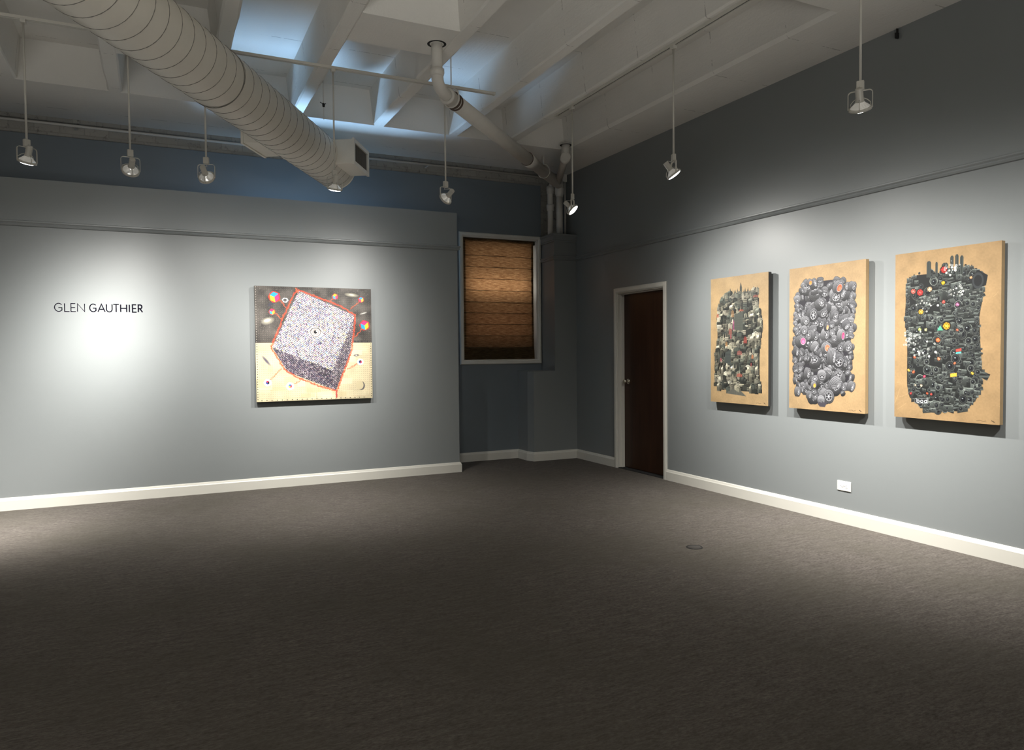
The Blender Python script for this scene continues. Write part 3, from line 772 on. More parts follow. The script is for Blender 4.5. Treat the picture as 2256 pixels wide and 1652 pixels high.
# --- three tall collages on the right wall
def inside(rows, y):
    for (ya,a0,b0),(yb,a1,b1) in zip(rows, rows[1:]):
        if ya <= y <= yb:
            t_ = (y-ya)/(yb-ya); return a0+(a1-a0)*t_, b0+(b1-b0)*t_
    return None
def tire(A_, x, y, r, ang, sq, rnd, col=None):
    dx, dy = math.cos(ang), math.sin(ang); th = r*rnd.uniform(.45,.85); g_ = rnd.uniform(-10,34)
    A_.ell(x-dx*th, y-dy*th, r*sq+1.5, r+1.5, ang, (26,26,28))
    for k in range(12):   # tread barrel with grooves, paler where it faces up
        q = 1-k/12; c_ = (92 if k % 3 else 38)+g_
        A_.ell(x-dx*th*q, y-dy*th*q, r*sq, r, ang, (c_,c_,c_+3), lambda X,Y: 1.35-.85*np.clip((Y-y+r)/(2*r),0,1))
    A_.ell(x, y, r*sq, r, ang, (24,24,26))
    A_.ell(x, y, r*sq*.94, r*.94, ang, (84+g_,84+g_,88+g_), lambda X,Y: 1.3-.75*np.clip((Y-y+r)/(2*r),0,1))
    A_.ell(x, y, r*sq*.90, r*.90, ang, (168,168,172), a0=195, a1=280, inner=.80, al=.55)
    A_.ell(x, y, r*sq*.80, r*.80, ang, (40,40,42), inner=.93)
    A_.ell(x, y, r*sq*.66, r*.66, ang, (34,34,36))
    A_.ell(x, y, r*sq*.62, r*.62, ang, (196,196,200), lambda X,Y: .8+.3*np.clip((Y-y+r)/(2*r),0,1))
    A_.ell(x, y, r*sq*.55, r*.55, ang, col or (52,52,55))
    if col is None:
        n_ = rnd.choice((5,6,8))
        for k in range(n_):
            a = k*2*PI/n_+ang; u, v = math.cos(a)*r*sq*.53, math.sin(a)*r*.53
            A_.line([(x,y),(x+u*dx-v*dy, y+u*dy+v*dx)], max(1.2,r*.11), (150,150,154))
        A_.ell(x, y, r*sq*.17, r*.17, ang, (190,190,194))
    else:
        A_.ell(x+r*.05, y+r*.1, r*sq*.3, r*.28, ang, tuple(min(255,int(c*1.1)+20) for c in col))
def art_tires(w, h):
    A_ = kraft(w, h, 21); rnd = random.Random(8)
    rows = [(.085,.40,.46),(.12,.20,.72),(.20,.09,.86),(.35,.08,.87),(.5,.07,.85),(.65,.06,.83),(.78,.08,.84),(.86,.13,.76),(.91,.20,.62),(.935,.38,.52),(.965,.42,.52)]
    n_ = 26
    bgp = [(inside(rows,.11+.79*i/n_)[0]*w+rnd.uniform(8,30), (.11+.79*i/n_)*h) for i in range(n_+1)]
    bgp += [(inside(rows,.90-.79*i/n_)[1]*w-rnd.uniform(8,30), (.90-.79*i/n_)*h) for i in range(n_+1)]
    A_.poly(bgp, (44,42,48))
    items = []
    for _ in range(280):
        y = rnd.uniform(.12,.92); s_ = inside(rows,y); x = rnd.uniform(s_[0]+.07,s_[1]-.07)
        items.append((x*w, y*h, rnd.choice((.024,.030,.038,.046))*h))
    for x, y, r_ in items: tire(A_, x, y, r_, rnd.uniform(0,2*PI), rnd.uniform(.35,.95), rnd)
    for i in range(46):  # ring of clear wheels along the edge
        y = .13+.77*((i//2)/23); s_ = inside(rows,y); x = (s_[0]+.035 if i % 2 else s_[1]-.035)+rnd.uniform(-.02,.02)
        tire(A_, x*w, y*h, rnd.uniform(.018,.030)*h, rnd.uniform(-1.4,1.4)+(PI if i % 2 == 0 else 0), rnd.uniform(.4,.85), rnd)
    # big readable wheels (u, v, radius, squeeze, colour)
    for u, v, r_, sq, ang, c_ in ((.30,.115,.026,.8,.3,(214,120,50)),(.43,.112,.028,.45,1.6,None),(.68,.17,.045,.7,.5,(220,90,60)),(.86,.17,.032,.6,.2,None),(.45,.26,.04,.75,-.5,None),(.34,.34,.05,.8,.2,None),(.24,.38,.036,.9,.1,None),(.20,.52,.042,.9,0,(222,90,130)),(.22,.45,.034,.8,.9,None),(.52,.48,.040,.55,.1,None),(.73,.49,.042,.45,.1,(215,60,100)),(.53,.57,.040,.9,0,(222,110,80)),(.80,.57,.038,.7,.7,None),(.38,.57,.04,.4,.6,None),(.12,.60,.034,.5,.2,None),(.62,.63,.06,.3,.1,None),(.28,.75,.042,.5,.2,None),(.46,.77,.035,.9,1.4,None),(.10,.73,.03,.6,1.4,None),(.66,.83,.055,.5,.8,None),(.36,.83,.026,.7,.2,(224,150,50)),(.55,.90,.050,.9,0,None),(.85,.83,.036,.5,.4,None),(.30,.90,.03,.6,.3,None),(.14,.88,.036,.5,.1,None),(.62,.84,.026,.4,1.5,None),(.53,.43,.028,.5,.2,(226,140,90)),(.78,.43,.034,.6,.8,None),(.45,.945,.03,.9,1.5,None)):
        tire(A_, u*w, v*h, r_*h, ang, sq, rnd, c_)
    A_.poly([(.40*w,.945*h),(.53*w,.94*h),(.50*w,.985*h-12),(.43*w,.985*h-12)], (84,80,90), lambda X,Y: .8+.25*np.sin(X*1.2))
    return A_
def building(A_, x, y, bw, bh, rnd, dark):
    g0 = rnd.uniform(.42,1.15); c_ = tuple(int(v*g0*dark) for v in rnd.choice(((116,114,100),(92,94,84),(140,136,118),(66,70,64),(168,163,145))))
    k = rnd.random(); sh_ = lambda X,Y: 1.12-.42*(X-x)/max(bw,1)-.25*(Y-y)/max(bh,1)
    dk = tuple(int(v*.4) for v in c_); lt_ = tuple(min(255,int(v*1.45)) for v in c_)
    A_.poly([(x,y),(x+bw,y),(x+bw,y+bh),(x,y+bh)], c_, sh_)
    A_.poly([(x+bw*.72,y+bh*.04),(x+bw,y),(x+bw,y+bh),(x+bw*.72,y+bh)], dk, sh_)
    if k < .3:      # gable with columns
        A_.poly([(x-2,y),(x+bw/2,y-bh*.28),(x+bw+2,y)], lt_, sh_); A_.poly([(x+bw*.16,y-2),(x+bw/2,y-bh*.19),(x+bw*.84,y-2)], dk)
        n_ = max(3,int(bw/7))
        for i in range(n_): A_.poly([(x+bw*(i+.25)/n_,y+3),(x+bw*(i+.6)/n_,y+3),(x+bw*(i+.6)/n_,y+bh*.9),(x+bw*(i+.25)/n_,y+bh*.9)], lt_)
    elif k < .48:   # dome
        A_.ell(x+bw/2, y, bw*.48, bh*.38, 0, lt_, sh_, a0=180, a1=360); A_.ell(x+bw/2, y, bw*.48, bh*.38, 0, dk, a0=290, a1=360)
        A_.line([(x+bw/2,y-bh*.36),(x+bw/2,y-bh*.62)], 2.5, lt_)
        for i in range(4): A_.poly([(x+bw*(i*.24+.06),y+bh*.2),(x+bw*(i*.24+.16),y+bh*.2),(x+bw*(i*.24+.16),y+bh*.8),(x+bw*(i*.24+.06),y+bh*.8)], dk)
    elif k < .68:   # towers with spires
        for f_ in (.18,.8):
            A_.poly([(x+bw*(f_-.14),y+bh*.1),(x+bw*f_,y-bh*rnd.uniform(.5,.95)),(x+bw*(f_+.14),y+bh*.1)], c_, sh_)
        A_.ell(x+bw/2, y+bh*.4, bw*.15, bh*.14, 0, dk); A_.poly([(x+bw*.4,y+bh),(x+bw*.4,y+bh*.72),(x+bw*.5,y+bh*.6),(x+bw*.6,y+bh*.72),(x+bw*.6,y+bh)], dk)
    else:           # office block, window rows
        for j in range(max(2,int(bh/8))):
            yy = y+4+j*8; A_.line([(x+2,yy),(x+bw*.7,yy+rnd.uniform(-1,1))], 3, dk if j % 2 else lt_, .8)
def art_city(w, h):
    A_ = kraft(w, h, 31, (172,145,106)); rnd = random.Random(14)
    rows = [(.05,.53,.56),(.10,.30,.84),(.16,.17,.86),(.24,.12,.84),(.33,.10,.92),(.45,.13,.90),(.60,.06,.86),(.75,.07,.86),(.84,.05,.90),(.885,.20,.90),(.93,.42,.56)]
    bgp = [(inside(rows,.14+.76*i/20)[0]*w+14, (.14+.76*i/20)*h) for i in range(21)]+[(inside(rows,.90-.76*i/20)[1]*w-14, (.90-.76*i/20)*h) for i in range(21)]
    A_.poly(bgp, (46,50,46))
    for u in (.36,.44,.49,.545,.60,.66,.71,.76,.82):
        t_ = .05 if u == .545 else rnd.uniform(.085,.12); ww = rnd.uniform(.010,.022)
        A_.poly([((u-ww)*w,.20*h),((u-ww)*w,(t_+.045)*h),(u*w,t_*h),((u+ww)*w,(t_+.045)*h),((u+ww)*w,.20*h)], (72,74,66), lambda X,Y: .8+.4*np.sin(X*.9))
    v = .13
    while v < .895:
        s_ = inside(rows, v); u = s_[0]+rnd.uniform(0,.02)
        while u < s_[1]-.04:
            bw = rnd.uniform(.045,.12); bw = min(bw, s_[1]-u); bh = rnd.uniform(.028,.062)
            if v+bh < .93: building(A_, u*w, (v+rnd.uniform(-.015,.01))*h, bw*w, bh*h, rnd, 1.0)
            u += bw*rnd.uniform(.6,.95)
        v += .0235
    A_.poly([(.30*w,.915*h),(.42*w,.885*h),(.50*w,.91*h),(.55*w,.90*h),(.64*w,.938*h),(.30*w,.925*h)], (96,96,88), lambda X,Y: 1.2-.5*((X*.13)%1))
    for u, v, a, b, c_ in ((.13,.30,.02,.016,(232,92,60)),(.40,.29,.025,.03,(216,150,90)),(.42,.38,.018,.042,(190,60,130)),(.36,.43,.03,.026,(220,110,90)),(.37,.47,.012,.02,(226,60,80)),(.62,.50,.03,.028,(214,60,50)),(.29,.53,.02,.02,(222,140,60)),(.52,.60,.045,.018,(220,110,100)),(.74,.63,.018,.016,(236,120,60)),(.19,.655,.018,.016,(236,110,120)),(.52,.775,.05,.015,(214,80,60)),(.72,.69,.012,.014,(226,90,90)),(.79,.17,.04,.01,(220,100,80)),(.55,.27,.04,.008,(224,96,70))):
        A_.poly([((u-a)*w,(v+b)*h),((u-a*.8)*w,(v-b*.5)*h),(u*w,(v-b)*h),((u+a)*w,(v-b*.4)*h),((u+a)*w,(v+b)*h)], tuple(int(c*.8+20) for c in c_), lambda X,Y: .85+.3*np.sin(X*.8)*np.sin(Y*.7), .62)
    A_.poly([(.27*w,.60*h),(.37*w,.57*h),(.37*w,.70*h),(.27*w,.68*h)], (52,56,54), lambda X,Y: 1.2-.25*np.sin(Y*.5))
    A_.poly([(.43*w,.30*h),(.58*w,.28*h),(.58*w,.43*h),(.43*w,.42*h)], (88,92,84), lambda X,Y: 1.1-.35*((Y*.12)%1)-.2*((X*.14)%1))
    return A_
def camera_item(A_, x, y, s_, rnd):
    g0 = rnd.uniform(.7,1.35); c_ = (int(58*g0),int(62*g0),int(60*g0)); lt_ = (int(120*g0),int(126*g0),int(120*g0)); k = rnd.random()
    bw, bh = s_*rnd.uniform(.9,1.5), s_*rnd.uniform(.65,1.05); sl = rnd.uniform(-.18,.18)*bh
    if k < .42:
        A_.poly([(x-bw/2,y-bh/2+sl),(x+bw/2,y-bh/2-sl),(x+bw/2,y+bh/2-sl),(x-bw/2,y+bh/2+sl)], c_, lambda X,Y: 1.25-.5*(Y-y+bh/2)/bh)
        A_.poly([(x-bw/2,y-bh/2+sl),(x+bw/2,y-bh/2-sl),(x+bw/2,y-bh/2-sl+3),(x-bw/2,y-bh/2+sl+3)], lt_)
        A_.poly([(x-bw*.15,y-bh*.5),(x-bw*.1,y-bh*.8),(x+bw*.12,y-bh*.8),(x+bw*.17,y-bh*.5)], (28,30,29))
        for _ in range(3):
            q = rnd.uniform(-.4,.4)*bw; A_.poly([(x+q,y-bh*.38),(x+q+bw*.09,y-bh*.38),(x+q+bw*.09,y-bh*.24),(x+q,y-bh*.24)], (150,154,150), None, .6)
        r_ = bh*rnd.uniform(.28,.44); cx, cy = x+rnd.uniform(-.2,.25)*bw, y+.04*bh
    elif k < .66:   # binoculars / lens barrel
        a = rnd.uniform(-.5,.5); dx, dy = math.cos(a), math.sin(a); r_ = s_*rnd.uniform(.22,.36); l = s_*rnd.uniform(.7,1.3)
        A_.poly([(x-dy*r_,y+dx*r_),(x+dx*l-dy*r_*1.1,y+dy*l+dx*r_*1.1),(x+dx*l+dy*r_*1.1,y+dy*l-dx*r_*1.1),(x+dy*r_,y-dx*r_)], c_, lambda X,Y: .9+.5*np.sin((Y-y)*.25+1))
        A_.line([(x,y-r_*.6),(x+dx*l,y+dy*l-r_*.6)], 1.6, lt_, .7); cx, cy = x, y
    else:
        r_ = s_*rnd.uniform(.30,.62); cx, cy = x, y
    A_.ell(cx, cy, r_*rnd.uniform(.75,1), r_, rnd.uniform(-.4,.4), (24,25,26))
    A_.ell(cx, cy, r_*.86, r_*.9, 0, lt_, inner=.86, al=.8); A_.ell(cx, cy, r_*.6, r_*.62, 0, (58,62,62), inner=.8)
    A_.ell(cx, cy, r_*.42, r_*.44, 0, (16,17,22)); A_.ell(cx-r_*.12, cy-r_*.15, r_*.13, r_*.11, 0, (150,158,160))
def art_cams(w, h):
    A_ = kraft(w, h, 41, (158,130,93)); rnd = random.Random(27)
    rows = [(.10,.30,.74),(.14,.18,.80),(.18,.10,.88),(.30,.10,.86),(.40,.09,.83),(.55,.12,.84),(.70,.12,.86),(.80,.12,.86),(.88,.15,.80),(.93,.26,.72),(.965,.40,.56)]
    bgp = [(inside(rows,.14+.80*i/24)[0]*w+10, (.14+.80*i/24)*h) for i in range(25)]+[(inside(rows,.94-.80*i/24)[1]*w-10, (.94-.80*i/24)*h) for i in range(25)]
    A_.poly(bgp, (27,29,29))
    items = [(rnd.uniform(.13,.945), rnd.random()) for _ in range(400)]
    items += [(.13+.80*i/39, e_) for i in range(40) for e_ in (-.02, 1.02)]
    items.sort(key=lambda q: q[0]+rnd.uniform(-.3,.3))
    for v, t_ in items:
        s_ = inside(rows, v); u = s_[0]+.05+(s_[1]-s_[0]-.10)*t_
        camera_item(A_, u*w, v*h, (rnd.uniform(.02,.03) if t_ < 0 or t_ > 1 else rnd.choice((.024,.032,.042,.055)))*h, rnd)
    # upright shapes along the top
    for u, a, t_ in ((.345,.022,.065),(.42,.012,.075),(.50,.03,.085),(.565,.016,.050),(.61,.016,.045),(.655,.016,.055)):
        A_.poly([((u-a)*w,.16*h),((u-a)*w,(t_+.01)*h),((u-a*.5)*w,t_*h),((u+a*.5)*w,t_*h),((u+a)*w,(t_+.01)*h),((u+a)*w,.16*h)], (44,48,46), lambda X,Y: .8+.7*np.abs(np.sin(X*.22)))
    A_.poly([(.72*w,.20*h),(.80*w,.145*h),(.885*w,.18*h),(.87*w,.235*h),(.78*w,.25*h)], (30,31,33))
    A_.ell(.80*w,.205*h,.05*w,.045*h,0,(52,55,57),inner=.7)
    for u, v, r_, c_ in ((.49,.125,.030,(196,48,44)),(.485,.20,.018,(224,190,40)),(.355,.23,.024,(220,190,150)),(.26,.245,.030,(212,60,56)),(.19,.235,.024,(220,110,96)),(.52,.45,.034,(230,170,40)),(.27,.36,.024,(230,180,60)),(.26,.465,.016,(200,220,120)),(.32,.468,.015,(216,214,150)),(.44,.53,.022,(226,120,70)),(.62,.475,.012,(214,110,80)),(.20,.72,.014,(236,110,70)),(.15,.71,.014,(236,190,80)),(.31,.745,.014,(220,80,110)),(.21,.63,.014,(220,100,60)),(.45,.64,.016,(226,150,110)),(.60,.665,.012,(226,120,80)),(.34,.845,.011,(226,100,60)),(.38,.85,.011,(226,80,70)),(.175,.85,.012,(210,60,60)),(.22,.80,.010,(236,214,180)),(.28,.80,.012,(236,220,190)),(.76,.72,.014,(222,190,70)),(.49,.31,.016,(214,90,80)),(.74,.185,.012,(236,180,130)),(.62,.33,.018,(190,120,160))):
        A_.ell(u*w, v*h, r_*w*1.25, r_*w*1.25, 0, (20,20,20)); A_.ell(u*w, v*h, r_*w, r_*w, 0, tuple(c*.85 for c in c_), lambda X,Y: .85+.35*np.sin(X*.35)*np.sin(Y*.3))
        A_.ell(u*w, v*h, r_*w*.5, r_*w*.3, .4, tuple(min(255,c+50) for c in c_), None, al=.6)
    A_.poly([(.56*w,.725*h),(.62*w,.72*h),(.62*w,.74*h),(.56*w,.745*h)], (230,170,60))
    A_.poly([(.43*w,.475*h),(.46*w,.445*h),(.49*w,.475*h)], (80,160,130))
    A_.poly([(.61*w,.585*h),(.66*w,.58*h),(.66*w,.595*h),(.61*w,.60*h)], (210,70,60)); A_.poly([(.61*w,.603*h),(.66*w,.598*h),(.66*w,.607*h),(.61*w,.612*h)], (90,190,180))
    for _ in range(130):  # small silver glints, two dense clusters
        cu, cv = rnd.choice(((.33,.31),(.16,.54),(.18,.52),(.60,.27),(.30,.60),(.56,.12)))
        r_ = rnd.uniform(.004,.012)*w; A_.ell((cu+rnd.gauss(0,.05))*w, (cv+rnd.gauss(0,.022))*h, r_, r_, 0, rnd.choice(((190,192,190),(150,154,152),(215,214,206))), inner=rnd.choice((0,.6)))
    # the word readable on one camera
    x0, y0, s_ = .225*w, .893*h, .020*w
    A_.poly([(x0-8,y0-16),(x0+s_*6.4,y0-20),(x0+s_*6.4,y0+14),(x0-8,y0+18)], (24,26,28)); A_.line([(x0-6,y0-14),(x0+s_*6.2,y0-18),(x0+s_*6.2,y0+12),(x0-6,y0+16),(x0-6,y0-14)], 2, (190,196,196))
    for i, stem in enumerate((0,None,1)):
        cx = x0+s_*(1.2+i*1.9); A_.ell(cx, y0+2, s_*.75, s_*.75, 0, (226,230,230), inner=.55)
        if stem is not None: A_.line([(cx+(s_*.7 if stem else -s_*.7),y0-13),(cx+(s_*.7 if stem else -s_*.7),y0+8)], 3.2, (226,230,230))
    return A_
def wall_canvas(y0, y1, z0, z1, art, label, edge):
    cy = (y0+y1)/2; t = thing('collage_canvas', (XR, cy, (z0+z1)/2), label, 'artwork', 'tall collage canvases')
    W_, H_ = (y1-y0), (z1-z0); D_ = .058
    st = MB().box((-D_,-W_/2,-H_/2),(-D_+.034,W_/2,H_/2))
    obj('canvas_sides', st, edge, t, .002)
    obj('hanging_frame', MB().box((-D_+.034,-W_/2+.05,-H_/2+.05),(0,W_/2-.05,H_/2-.05)), M_STRETCH, t)
    print_mesh('printed_front', art, t, lambda u, v: np.stack([np.full_like(u, -D_-.0012), W_/2-u*W_, H_/2-v*H_], 1))
    return t
wall_canvas(4.648, 5.370, .866, 2.015, art_city(720,1150), 'leftmost kraft-brown canvas with a collage of grey buildings and spires', M_GALL)
wall_canvas(3.697, 4.418, .868, 2.010, art_tires(720,1150), 'middle kraft-brown canvas with a collage of grey tires and wheels', M_KRAFT)
wall_canvas(2.738, 3.458, .868, 2.010, art_cams(720,1150), 'rightmost kraft-brown canvas with a collage of black cameras and lenses', M_KRAFT)

# --- the square painting on the partition
def art_cube(n_):
    rng = np.random.default_rng(5); rnd = random.Random(9)
    A_ = Art(n_, n_, (218,204,168))
    def q(X, Y):
        v = .5
        for _ in range(4):
            u = (X-155-27*v)/(1328-13*v); v = (Y-(143+57*u))/((1472-42*u)-(143+57*u))
        return (u*n_, v*n_)
    S = n_/1320
    split = int(.492*n_)
    A_.a[:split] = (70,66,62)
    A_.a[:split] *= (.55+.75*vnoise(split,n_,38*S*2,rng)+.25*vnoise(split,n_,5,rng))[...,None]
    A_.a[split:] *= (.90+.10*vnoise(n_-split,n_,60,rng)+.06*vnoise(n_-split,n_,6,rng))[...,None]
    st = 24*S
    for j in range(int(n_/st)):
        for i in range(int(n_/st)):
            x, y = (i+.5)*st, (j+.5)*st
            if y > split: A_.line([(x-3*S,y),(x+4*S,y+2*S)], 3.2*S, (120,112,100), .7)
            else:
                A_.line([(x-7*S,y-7*S),(x+7*S,y+7*S)], 1.8*S, (150,140,132), .45); A_.line([(x-7*S,y+7*S),(x+7*S,y-7*S)], 1.8*S, (140,120,116), .4)
    for _ in range(700):
        x, y = rnd.random()*n_, rnd.random()*split; A_.ell(x, y, rnd.uniform(.6,1.6), rnd.uniform(.6,1.6), 0, (205,200,190), al=.8)
    for _ in range(24):
        x, y = rnd.random()*n_, split+rnd.random()*(n_-split)*.95; a, b = rnd.uniform(20,90)*S*1.2, rnd.uniform(15,40)*S*1.2
        A_.poly([(x-a,y-b),(x+a,y-b),(x+a,y+b),(x-a,y+b)], rnd.choice(((232,220,184),(240,230,200),(200,182,138))), None, .4)
    for i in range(23):
        t_ = (i+.5)/23; yy = split+(n_-split-12*S)*t_
        for x in (16*S, n_-14*S): A_.ell(x, yy, 5*S, 5*S, 0, (34,32,30))
        if i < 22: A_.ell(30*S+(n_-50*S)*t_, n_-14*S, 5.5*S, 5.5*S, 0, (40,36,34))
        A_.ell(14*S, split*t_, 4.5*S, 4.5*S, 0, (180,172,160))
    A_.line([(34*S,split),(34*S,n_-34*S),(n_-34*S,n_-34*S),(n_-34*S,split)], 2*S, (200,110,80), .5)
    for i in range(10): x = n_*(.84+.013*i); A_.line([(x,split-22*S),(x,split-3)], 7*S, (30,30,36))
    def blob(X, Y, a, b, ang, c_, k=6):
        x, y = q(X,Y)
        for i in range(k): f_ = 1-i/k; A_.ell(x, y, a*S*f_, b*S*f_, ang, c_, al=.28)
    blob(300,545,75,42,-.3,(190,185,165)); blob(295,540,40,20,-.3,(240,235,215)); blob(1250,265,85,24,.1,(205,200,175)); blob(1250,262,34,9,.1,(245,240,225))
    blob(1390,472,50,9,-.3,(230,228,220)); blob(340,350,50,20,-.6,(60,60,80)); blob(285,1000,75,16,.9,(70,66,90)); blob(1303,945,36,15,-.1,(50,46,60)); x, y = q(1303,945); A_.ell(x,y,12*S,6*S,0,(250,250,245))
    x, y = q(488,312); A_.poly([(x-34*S,y-4*S),(x-14*S,y-26*S),(x+24*S,y-24*S),(x+38*S,y+4*S),(x+14*S,y+30*S),(x-18*S,y+24*S)], (244,244,240)); A_.ell(x,y,19*S,17*S,0,(52,52,52)); A_.ell(x,y,7*S,7*S,0,(130,130,128))
    x, y = q(1362,1290); A_.ell(x,y,42*S,52*S,0,(96,92,96)); A_.ell(x-16*S,y-8*S,42*S,52*S,0,(206,192,156))
    # the striped cube
    def hatch(sc, dk):
        def f_(X, Y):
            d = np.sin((X*.62+Y*.78)/sc+.35*np.sin((X*.8-Y*.6)/(sc*2.6))); return np.where(d > .1, 1.0, dk)
        return f_
    top, rt, br, lf, bt, bl = (640,208),(1285,498),(1022,1122),(350,850),(1062,1342),(520,1132)
    A_.poly([q(*p) for p in (top,rt,br,lf)], (228,222,226), hatch(2.2,.46))
    A_.poly([q(*p) for p in (rt,(1228,950),bt,br)], (168,160,160), hatch(2.0,.32))
    A_.poly([q(*p) for p in ((1215,700),(1228,950),bt,br)], (60,56,66), None, .35)
    A_.poly([q(*p) for p in (lf,br,bt,bl)], (134,126,138), hatch(1.9,.22))
    A_.poly([q(*p) for p in ((700,985),(1005,1112),(1045,1290))], (46,44,48), None, .6)
    def inq(p, poly):
        ins = False
        for i in range(len(poly)):
            (x0,y0),(x1,y1) = poly[i-1], poly[i]
            if (y0 <= p[1]) != (y1 <= p[1]) and p[0] < (x1-x0)*(p[1]-y0)/(y1-y0)+x0: ins = not ins
        return ins
    for _ in range(9500):
        X, Y = rnd.uniform(350,1285), rnd.uniform(208,1342)
        f0 = inq((X,Y),(top,rt,br,lf)); f1 = inq((X,Y),(rt,(1228,950),bt,br)); f2 = inq((X,Y),(lf,br,bt,bl))
        if not (f0 or f1 or f2): continue
        c_ = rnd.choice(((60,56,110),(90,70,120),(50,46,60),(214,196,110),(226,150,170),(246,244,240),(120,170,210),(44,40,52)) if f0 else ((40,38,52),(60,52,90),(200,190,190),(120,90,100)))
        x, y = q(X,Y); a = rnd.choice((.8,-.75,.8))
        A_.line([(x-math.cos(a)*5*S,y-math.sin(a)*5*S),(x+math.cos(a)*6*S,y+math.sin(a)*6*S)], rnd.uniform(3.5,7)*S, c_, .85)
    # eye
    x, y = q(835,680); S0_, S = S, S*1.3
    A_.ell(x,y-2*S,68*S,46*S,.15,(238,232,228)); A_.ell(x-4*S,y,46*S,42*S,0,(98,90,88)); A_.ell(x-4*S,y,39*S,36*S,0,(214,208,202)); A_.ell(x-4*S,y,30*S,28*S,0,(150,142,138),inner=.7); A_.ell(x-6*S,y-2*S,15*S,16*S,0,(18,16,18)); A_.ell(x+3*S,y-8*S,4*S,4*S,0,(250,250,250))
    A_.line([(x-64*S,y+2*S),(x-34*S,y-34*S),(x+20*S,y-40*S),(x+62*S,y+8*S),(x+84*S,y+22*S)], 5*S, (70,62,60)); A_.line([(x-50*S,y+14*S),(x,y+46*S),(x+50*S,y+30*S)], 3*S, (120,110,104))
    A_.line([(x-20*S,y-58*S),(x+50*S,y-48*S),(x+92*S,y-8*S)], 4*S, (110,100,98))
    S = S0_
    # orange scribble around the cube and out to the little cubes
    def scrib(pts, amp, wd, n1=1, cols=((222,84,46),(190,44,34),(236,120,70))):
        for r_ in range(n1):
            c_ = cols[r_ % len(cols)]; out = []
            for (x0,y0),(x1,y1) in zip(pts, pts[1:]):
                l = math.hypot(x1-x0,y1-y0); m_ = max(2,int(l/11))
                for i in range(m_): out.append(q(x0+(x1-x0)*i/m_+rnd.uniform(-amp,amp), y0+(y1-y0)*i/m_+rnd.uniform(-amp,amp)))
            out.append(q(*pts[-1])); A_.line(out, wd*S, c_, .9)
    scrib([(635,196),(760,250),(960,325),(1120,390),(1288,492),(1280,640),(1245,900),(1160,1120),(1072,1350),(900,1300),(640,1200),(490,1110),(335,845),(400,690),(470,500),(560,300),(620,196)], 13, 3.2, 5)
    scrib([(615,178),(640,235)], 14, 5, 3); scrib([(1066,1345),(1070,1425)], 9, 7, 4, ((170,50,50),(200,90,80)))
    for X, Y, r_, tgt, cols, ol in ((372,275,60,(505,400),((40,160,210),(238,50,120),(246,226,50)),0),(347,443,33,(460,545),((230,50,110),(246,210,60),(60,160,210)),0),(1055,280,33,(985,335),((246,210,50),(236,70,110),(70,160,210)),0),(1362,318,33,(1235,425),((70,160,210),(240,220,80),(236,80,120)),0),(1403,608,56,(1285,745),((238,50,120),(246,226,50),(40,160,210)),0),(1350,1020,30,(1190,1110),((30,28,34),(200,50,80),(60,80,150)),1),(300,1250,32,(450,1085),((200,50,80),(30,28,34),(60,80,160)),1),(545,1292,34,(660,1230),((50,120,180),(190,70,90),(240,220,90)),1)):
        scrib([(X,Y),((X+tgt[0])/2+12,(Y+tgt[1])/2-8),tgt], 10, 2.6, 3)
        x, y = q(X,Y); R = r_*S
        k1 = 1.28 if ol else 1.06
        A_.poly([(x+R*k1*math.cos(k*PI/5)*(1+.1*(k%2)), y+R*k1*math.sin(k*PI/5)*(1+.1*(k%2))) for k in range(10)], (250,248,240) if ol else (196,56,46))
        if not ol: A_.poly([(x+R*.98*math.cos(k*PI/3+.35), y+R*.98*math.sin(k*PI/3+.35)) for k in range(6)], (50,40,40)); R *= 1.0
        if ol: R *= .72
        hx = [(x+R*math.cos(k*PI/3+.35)*.92, y+R*math.sin(k*PI/3+.35)) for k in range(6)]
        for k in range(3): A_.poly([(x,y), hx[(2*k+3)%6], hx[(2*k+4)%6], hx[(2*k+5)%6]], cols[k])
    return A_
pt = thing('square_painting', (1.430, YP, 1.452), 'square canvas of a striped tilted cube with an eye, hung on the partition', 'painting')
PW, PH, PD = 1.168, 1.150, .058
obj('canvas_sides', MB().box((-PW/2,-PD,-PH/2),(PW/2,-PD+.034,PH/2)), M_STRETCH, pt, .002)
obj('hanging_frame', MB().box((-PW/2+.05,-PD+.034,-PH/2+.05),(PW/2-.05,0,PH/2-.05)), M_STRETCH, pt)
print_mesh('painted_front', art_cube(960), pt, lambda u, v: np.stack([-PW/2+u*PW, np.full_like(u,-PD-.0012), PH/2-v*PH], 1), .80)

# ---------------------------------------------------------------- daylight and added fill
def area(name, loc, sx, sy, power, col, rot):
    ld = bpy.data.lights.new(name, 'AREA'); ld.shape = 'RECTANGLE'; ld.size = sx; ld.size_y = sy; ld.energy = power; ld.color = col
    o = bpy.data.objects.new(name, ld); COL.objects.link(o); o.location = loc; o.rotation_euler = rot; return o
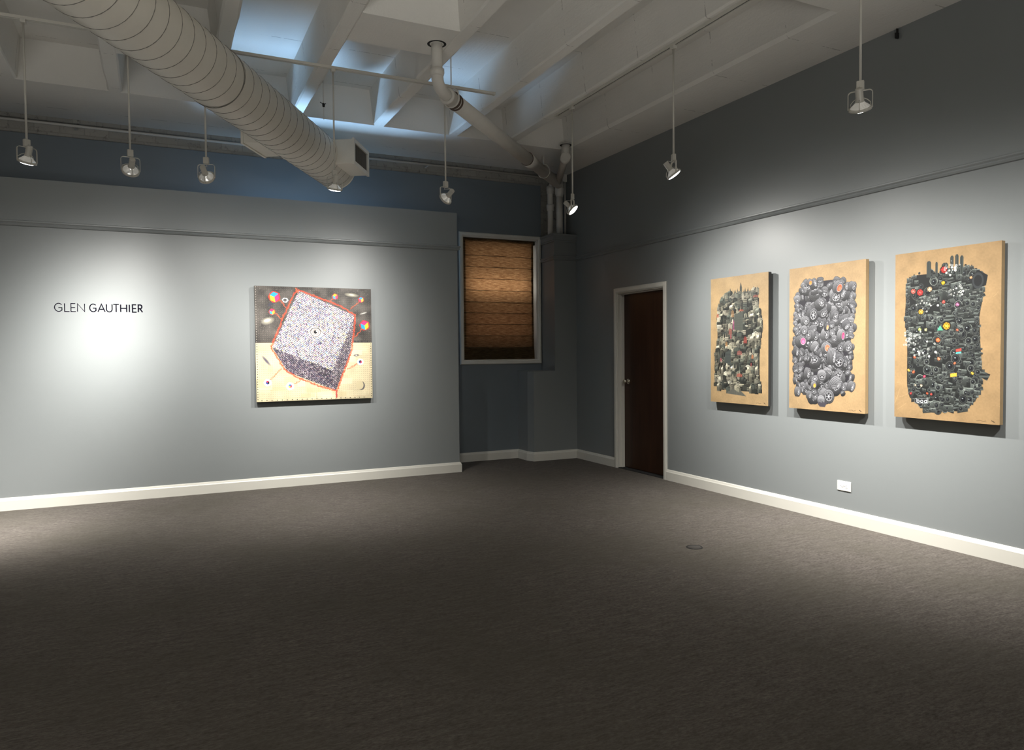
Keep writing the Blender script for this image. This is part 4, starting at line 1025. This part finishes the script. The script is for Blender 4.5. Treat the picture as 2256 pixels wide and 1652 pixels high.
# daylight outside window 1 (behind the shade) and window 2 (behind the partition)
area('daylight_upper', (3.865,8.475,2.36), .86, .66, 1.05, (1,.93,.84), (math.radians(-90),0,0))
area('daylight_middle', (3.865,8.465,2.19), .80, .16, .85, (1,.94,.84), (math.radians(-90),0,0))
area('daylight_lower', (3.865,8.475,1.72), .86, .38, .34, (1,.80,.70), (math.radians(-90),0,0))
ds = area('daylight_second', (1.05,9.85,1.62), 1.1, .6, 230, (.40,.65,1), (math.radians(-90-35),0,math.radians(-6)))
ds.data.spread = math.radians(110)
# added unseen fill light, standing in for the rest of the gallery's lighting
area('gallery_fill', (-1.2,-1.6,.35), 5.5, 2.6, 225, (1,.97,.91), (math.radians(180-28),0,math.radians(-18))).data.spread = math.radians(104)
w_ = bpy.data.worlds.new('world'); SC.world = w_; w_.use_nodes = True
w_.node_tree.nodes['Background'].inputs[0].default_value = (.5,.6,.8,1); w_.node_tree.nodes['Background'].inputs[1].default_value = .05

# ---------------------------------------------------------------- camera
F, YAW, PIT, ROL = 1601.4, .44975, -.03165, -.00904
f = Vector((math.sin(YAW)*math.cos(PIT), math.cos(YAW)*math.cos(PIT), math.sin(PIT)))
rt = Vector((math.cos(YAW), -math.sin(YAW), 0)); up = rt.cross(f)
r2 = rt*math.cos(ROL)+up*math.sin(ROL); u2 = -rt*math.sin(ROL)+up*math.cos(ROL)
cd = bpy.data.cameras.new('camera'); cd.sensor_fit = 'HORIZONTAL'; cd.sensor_width = 36; cd.lens = 36*F/2256; cd.clip_start = .05
cam = bpy.data.objects.new('camera', cd); COL.objects.link(cam)
M = Matrix((( r2.x,u2.x,-f.x,0),(r2.y,u2.y,-f.y,0),(r2.z,u2.z,-f.z,1.35),(0,0,0,1)))
cam.matrix_world = M
SC.camera = cam
SC.view_settings.view_transform = 'Standard'; SC.view_settings.look = 'None'; SC.view_settings.gamma = 1
SC.view_settings.exposure = 0.0; SC.view_settings.use_curve_mapping = False
SC.cycles.max_bounces = 7; SC.cycles.diffuse_bounces = 4; SC.cycles.glossy_bounces = 3
SC.cycles.use_adaptive_sampling = True; SC.cycles.adaptive_threshold = .05; SC.cycles.adaptive_min_samples = 16
SC.cycles.use_denoising = True; SC.cycles.sample_clamp_indirect = 6
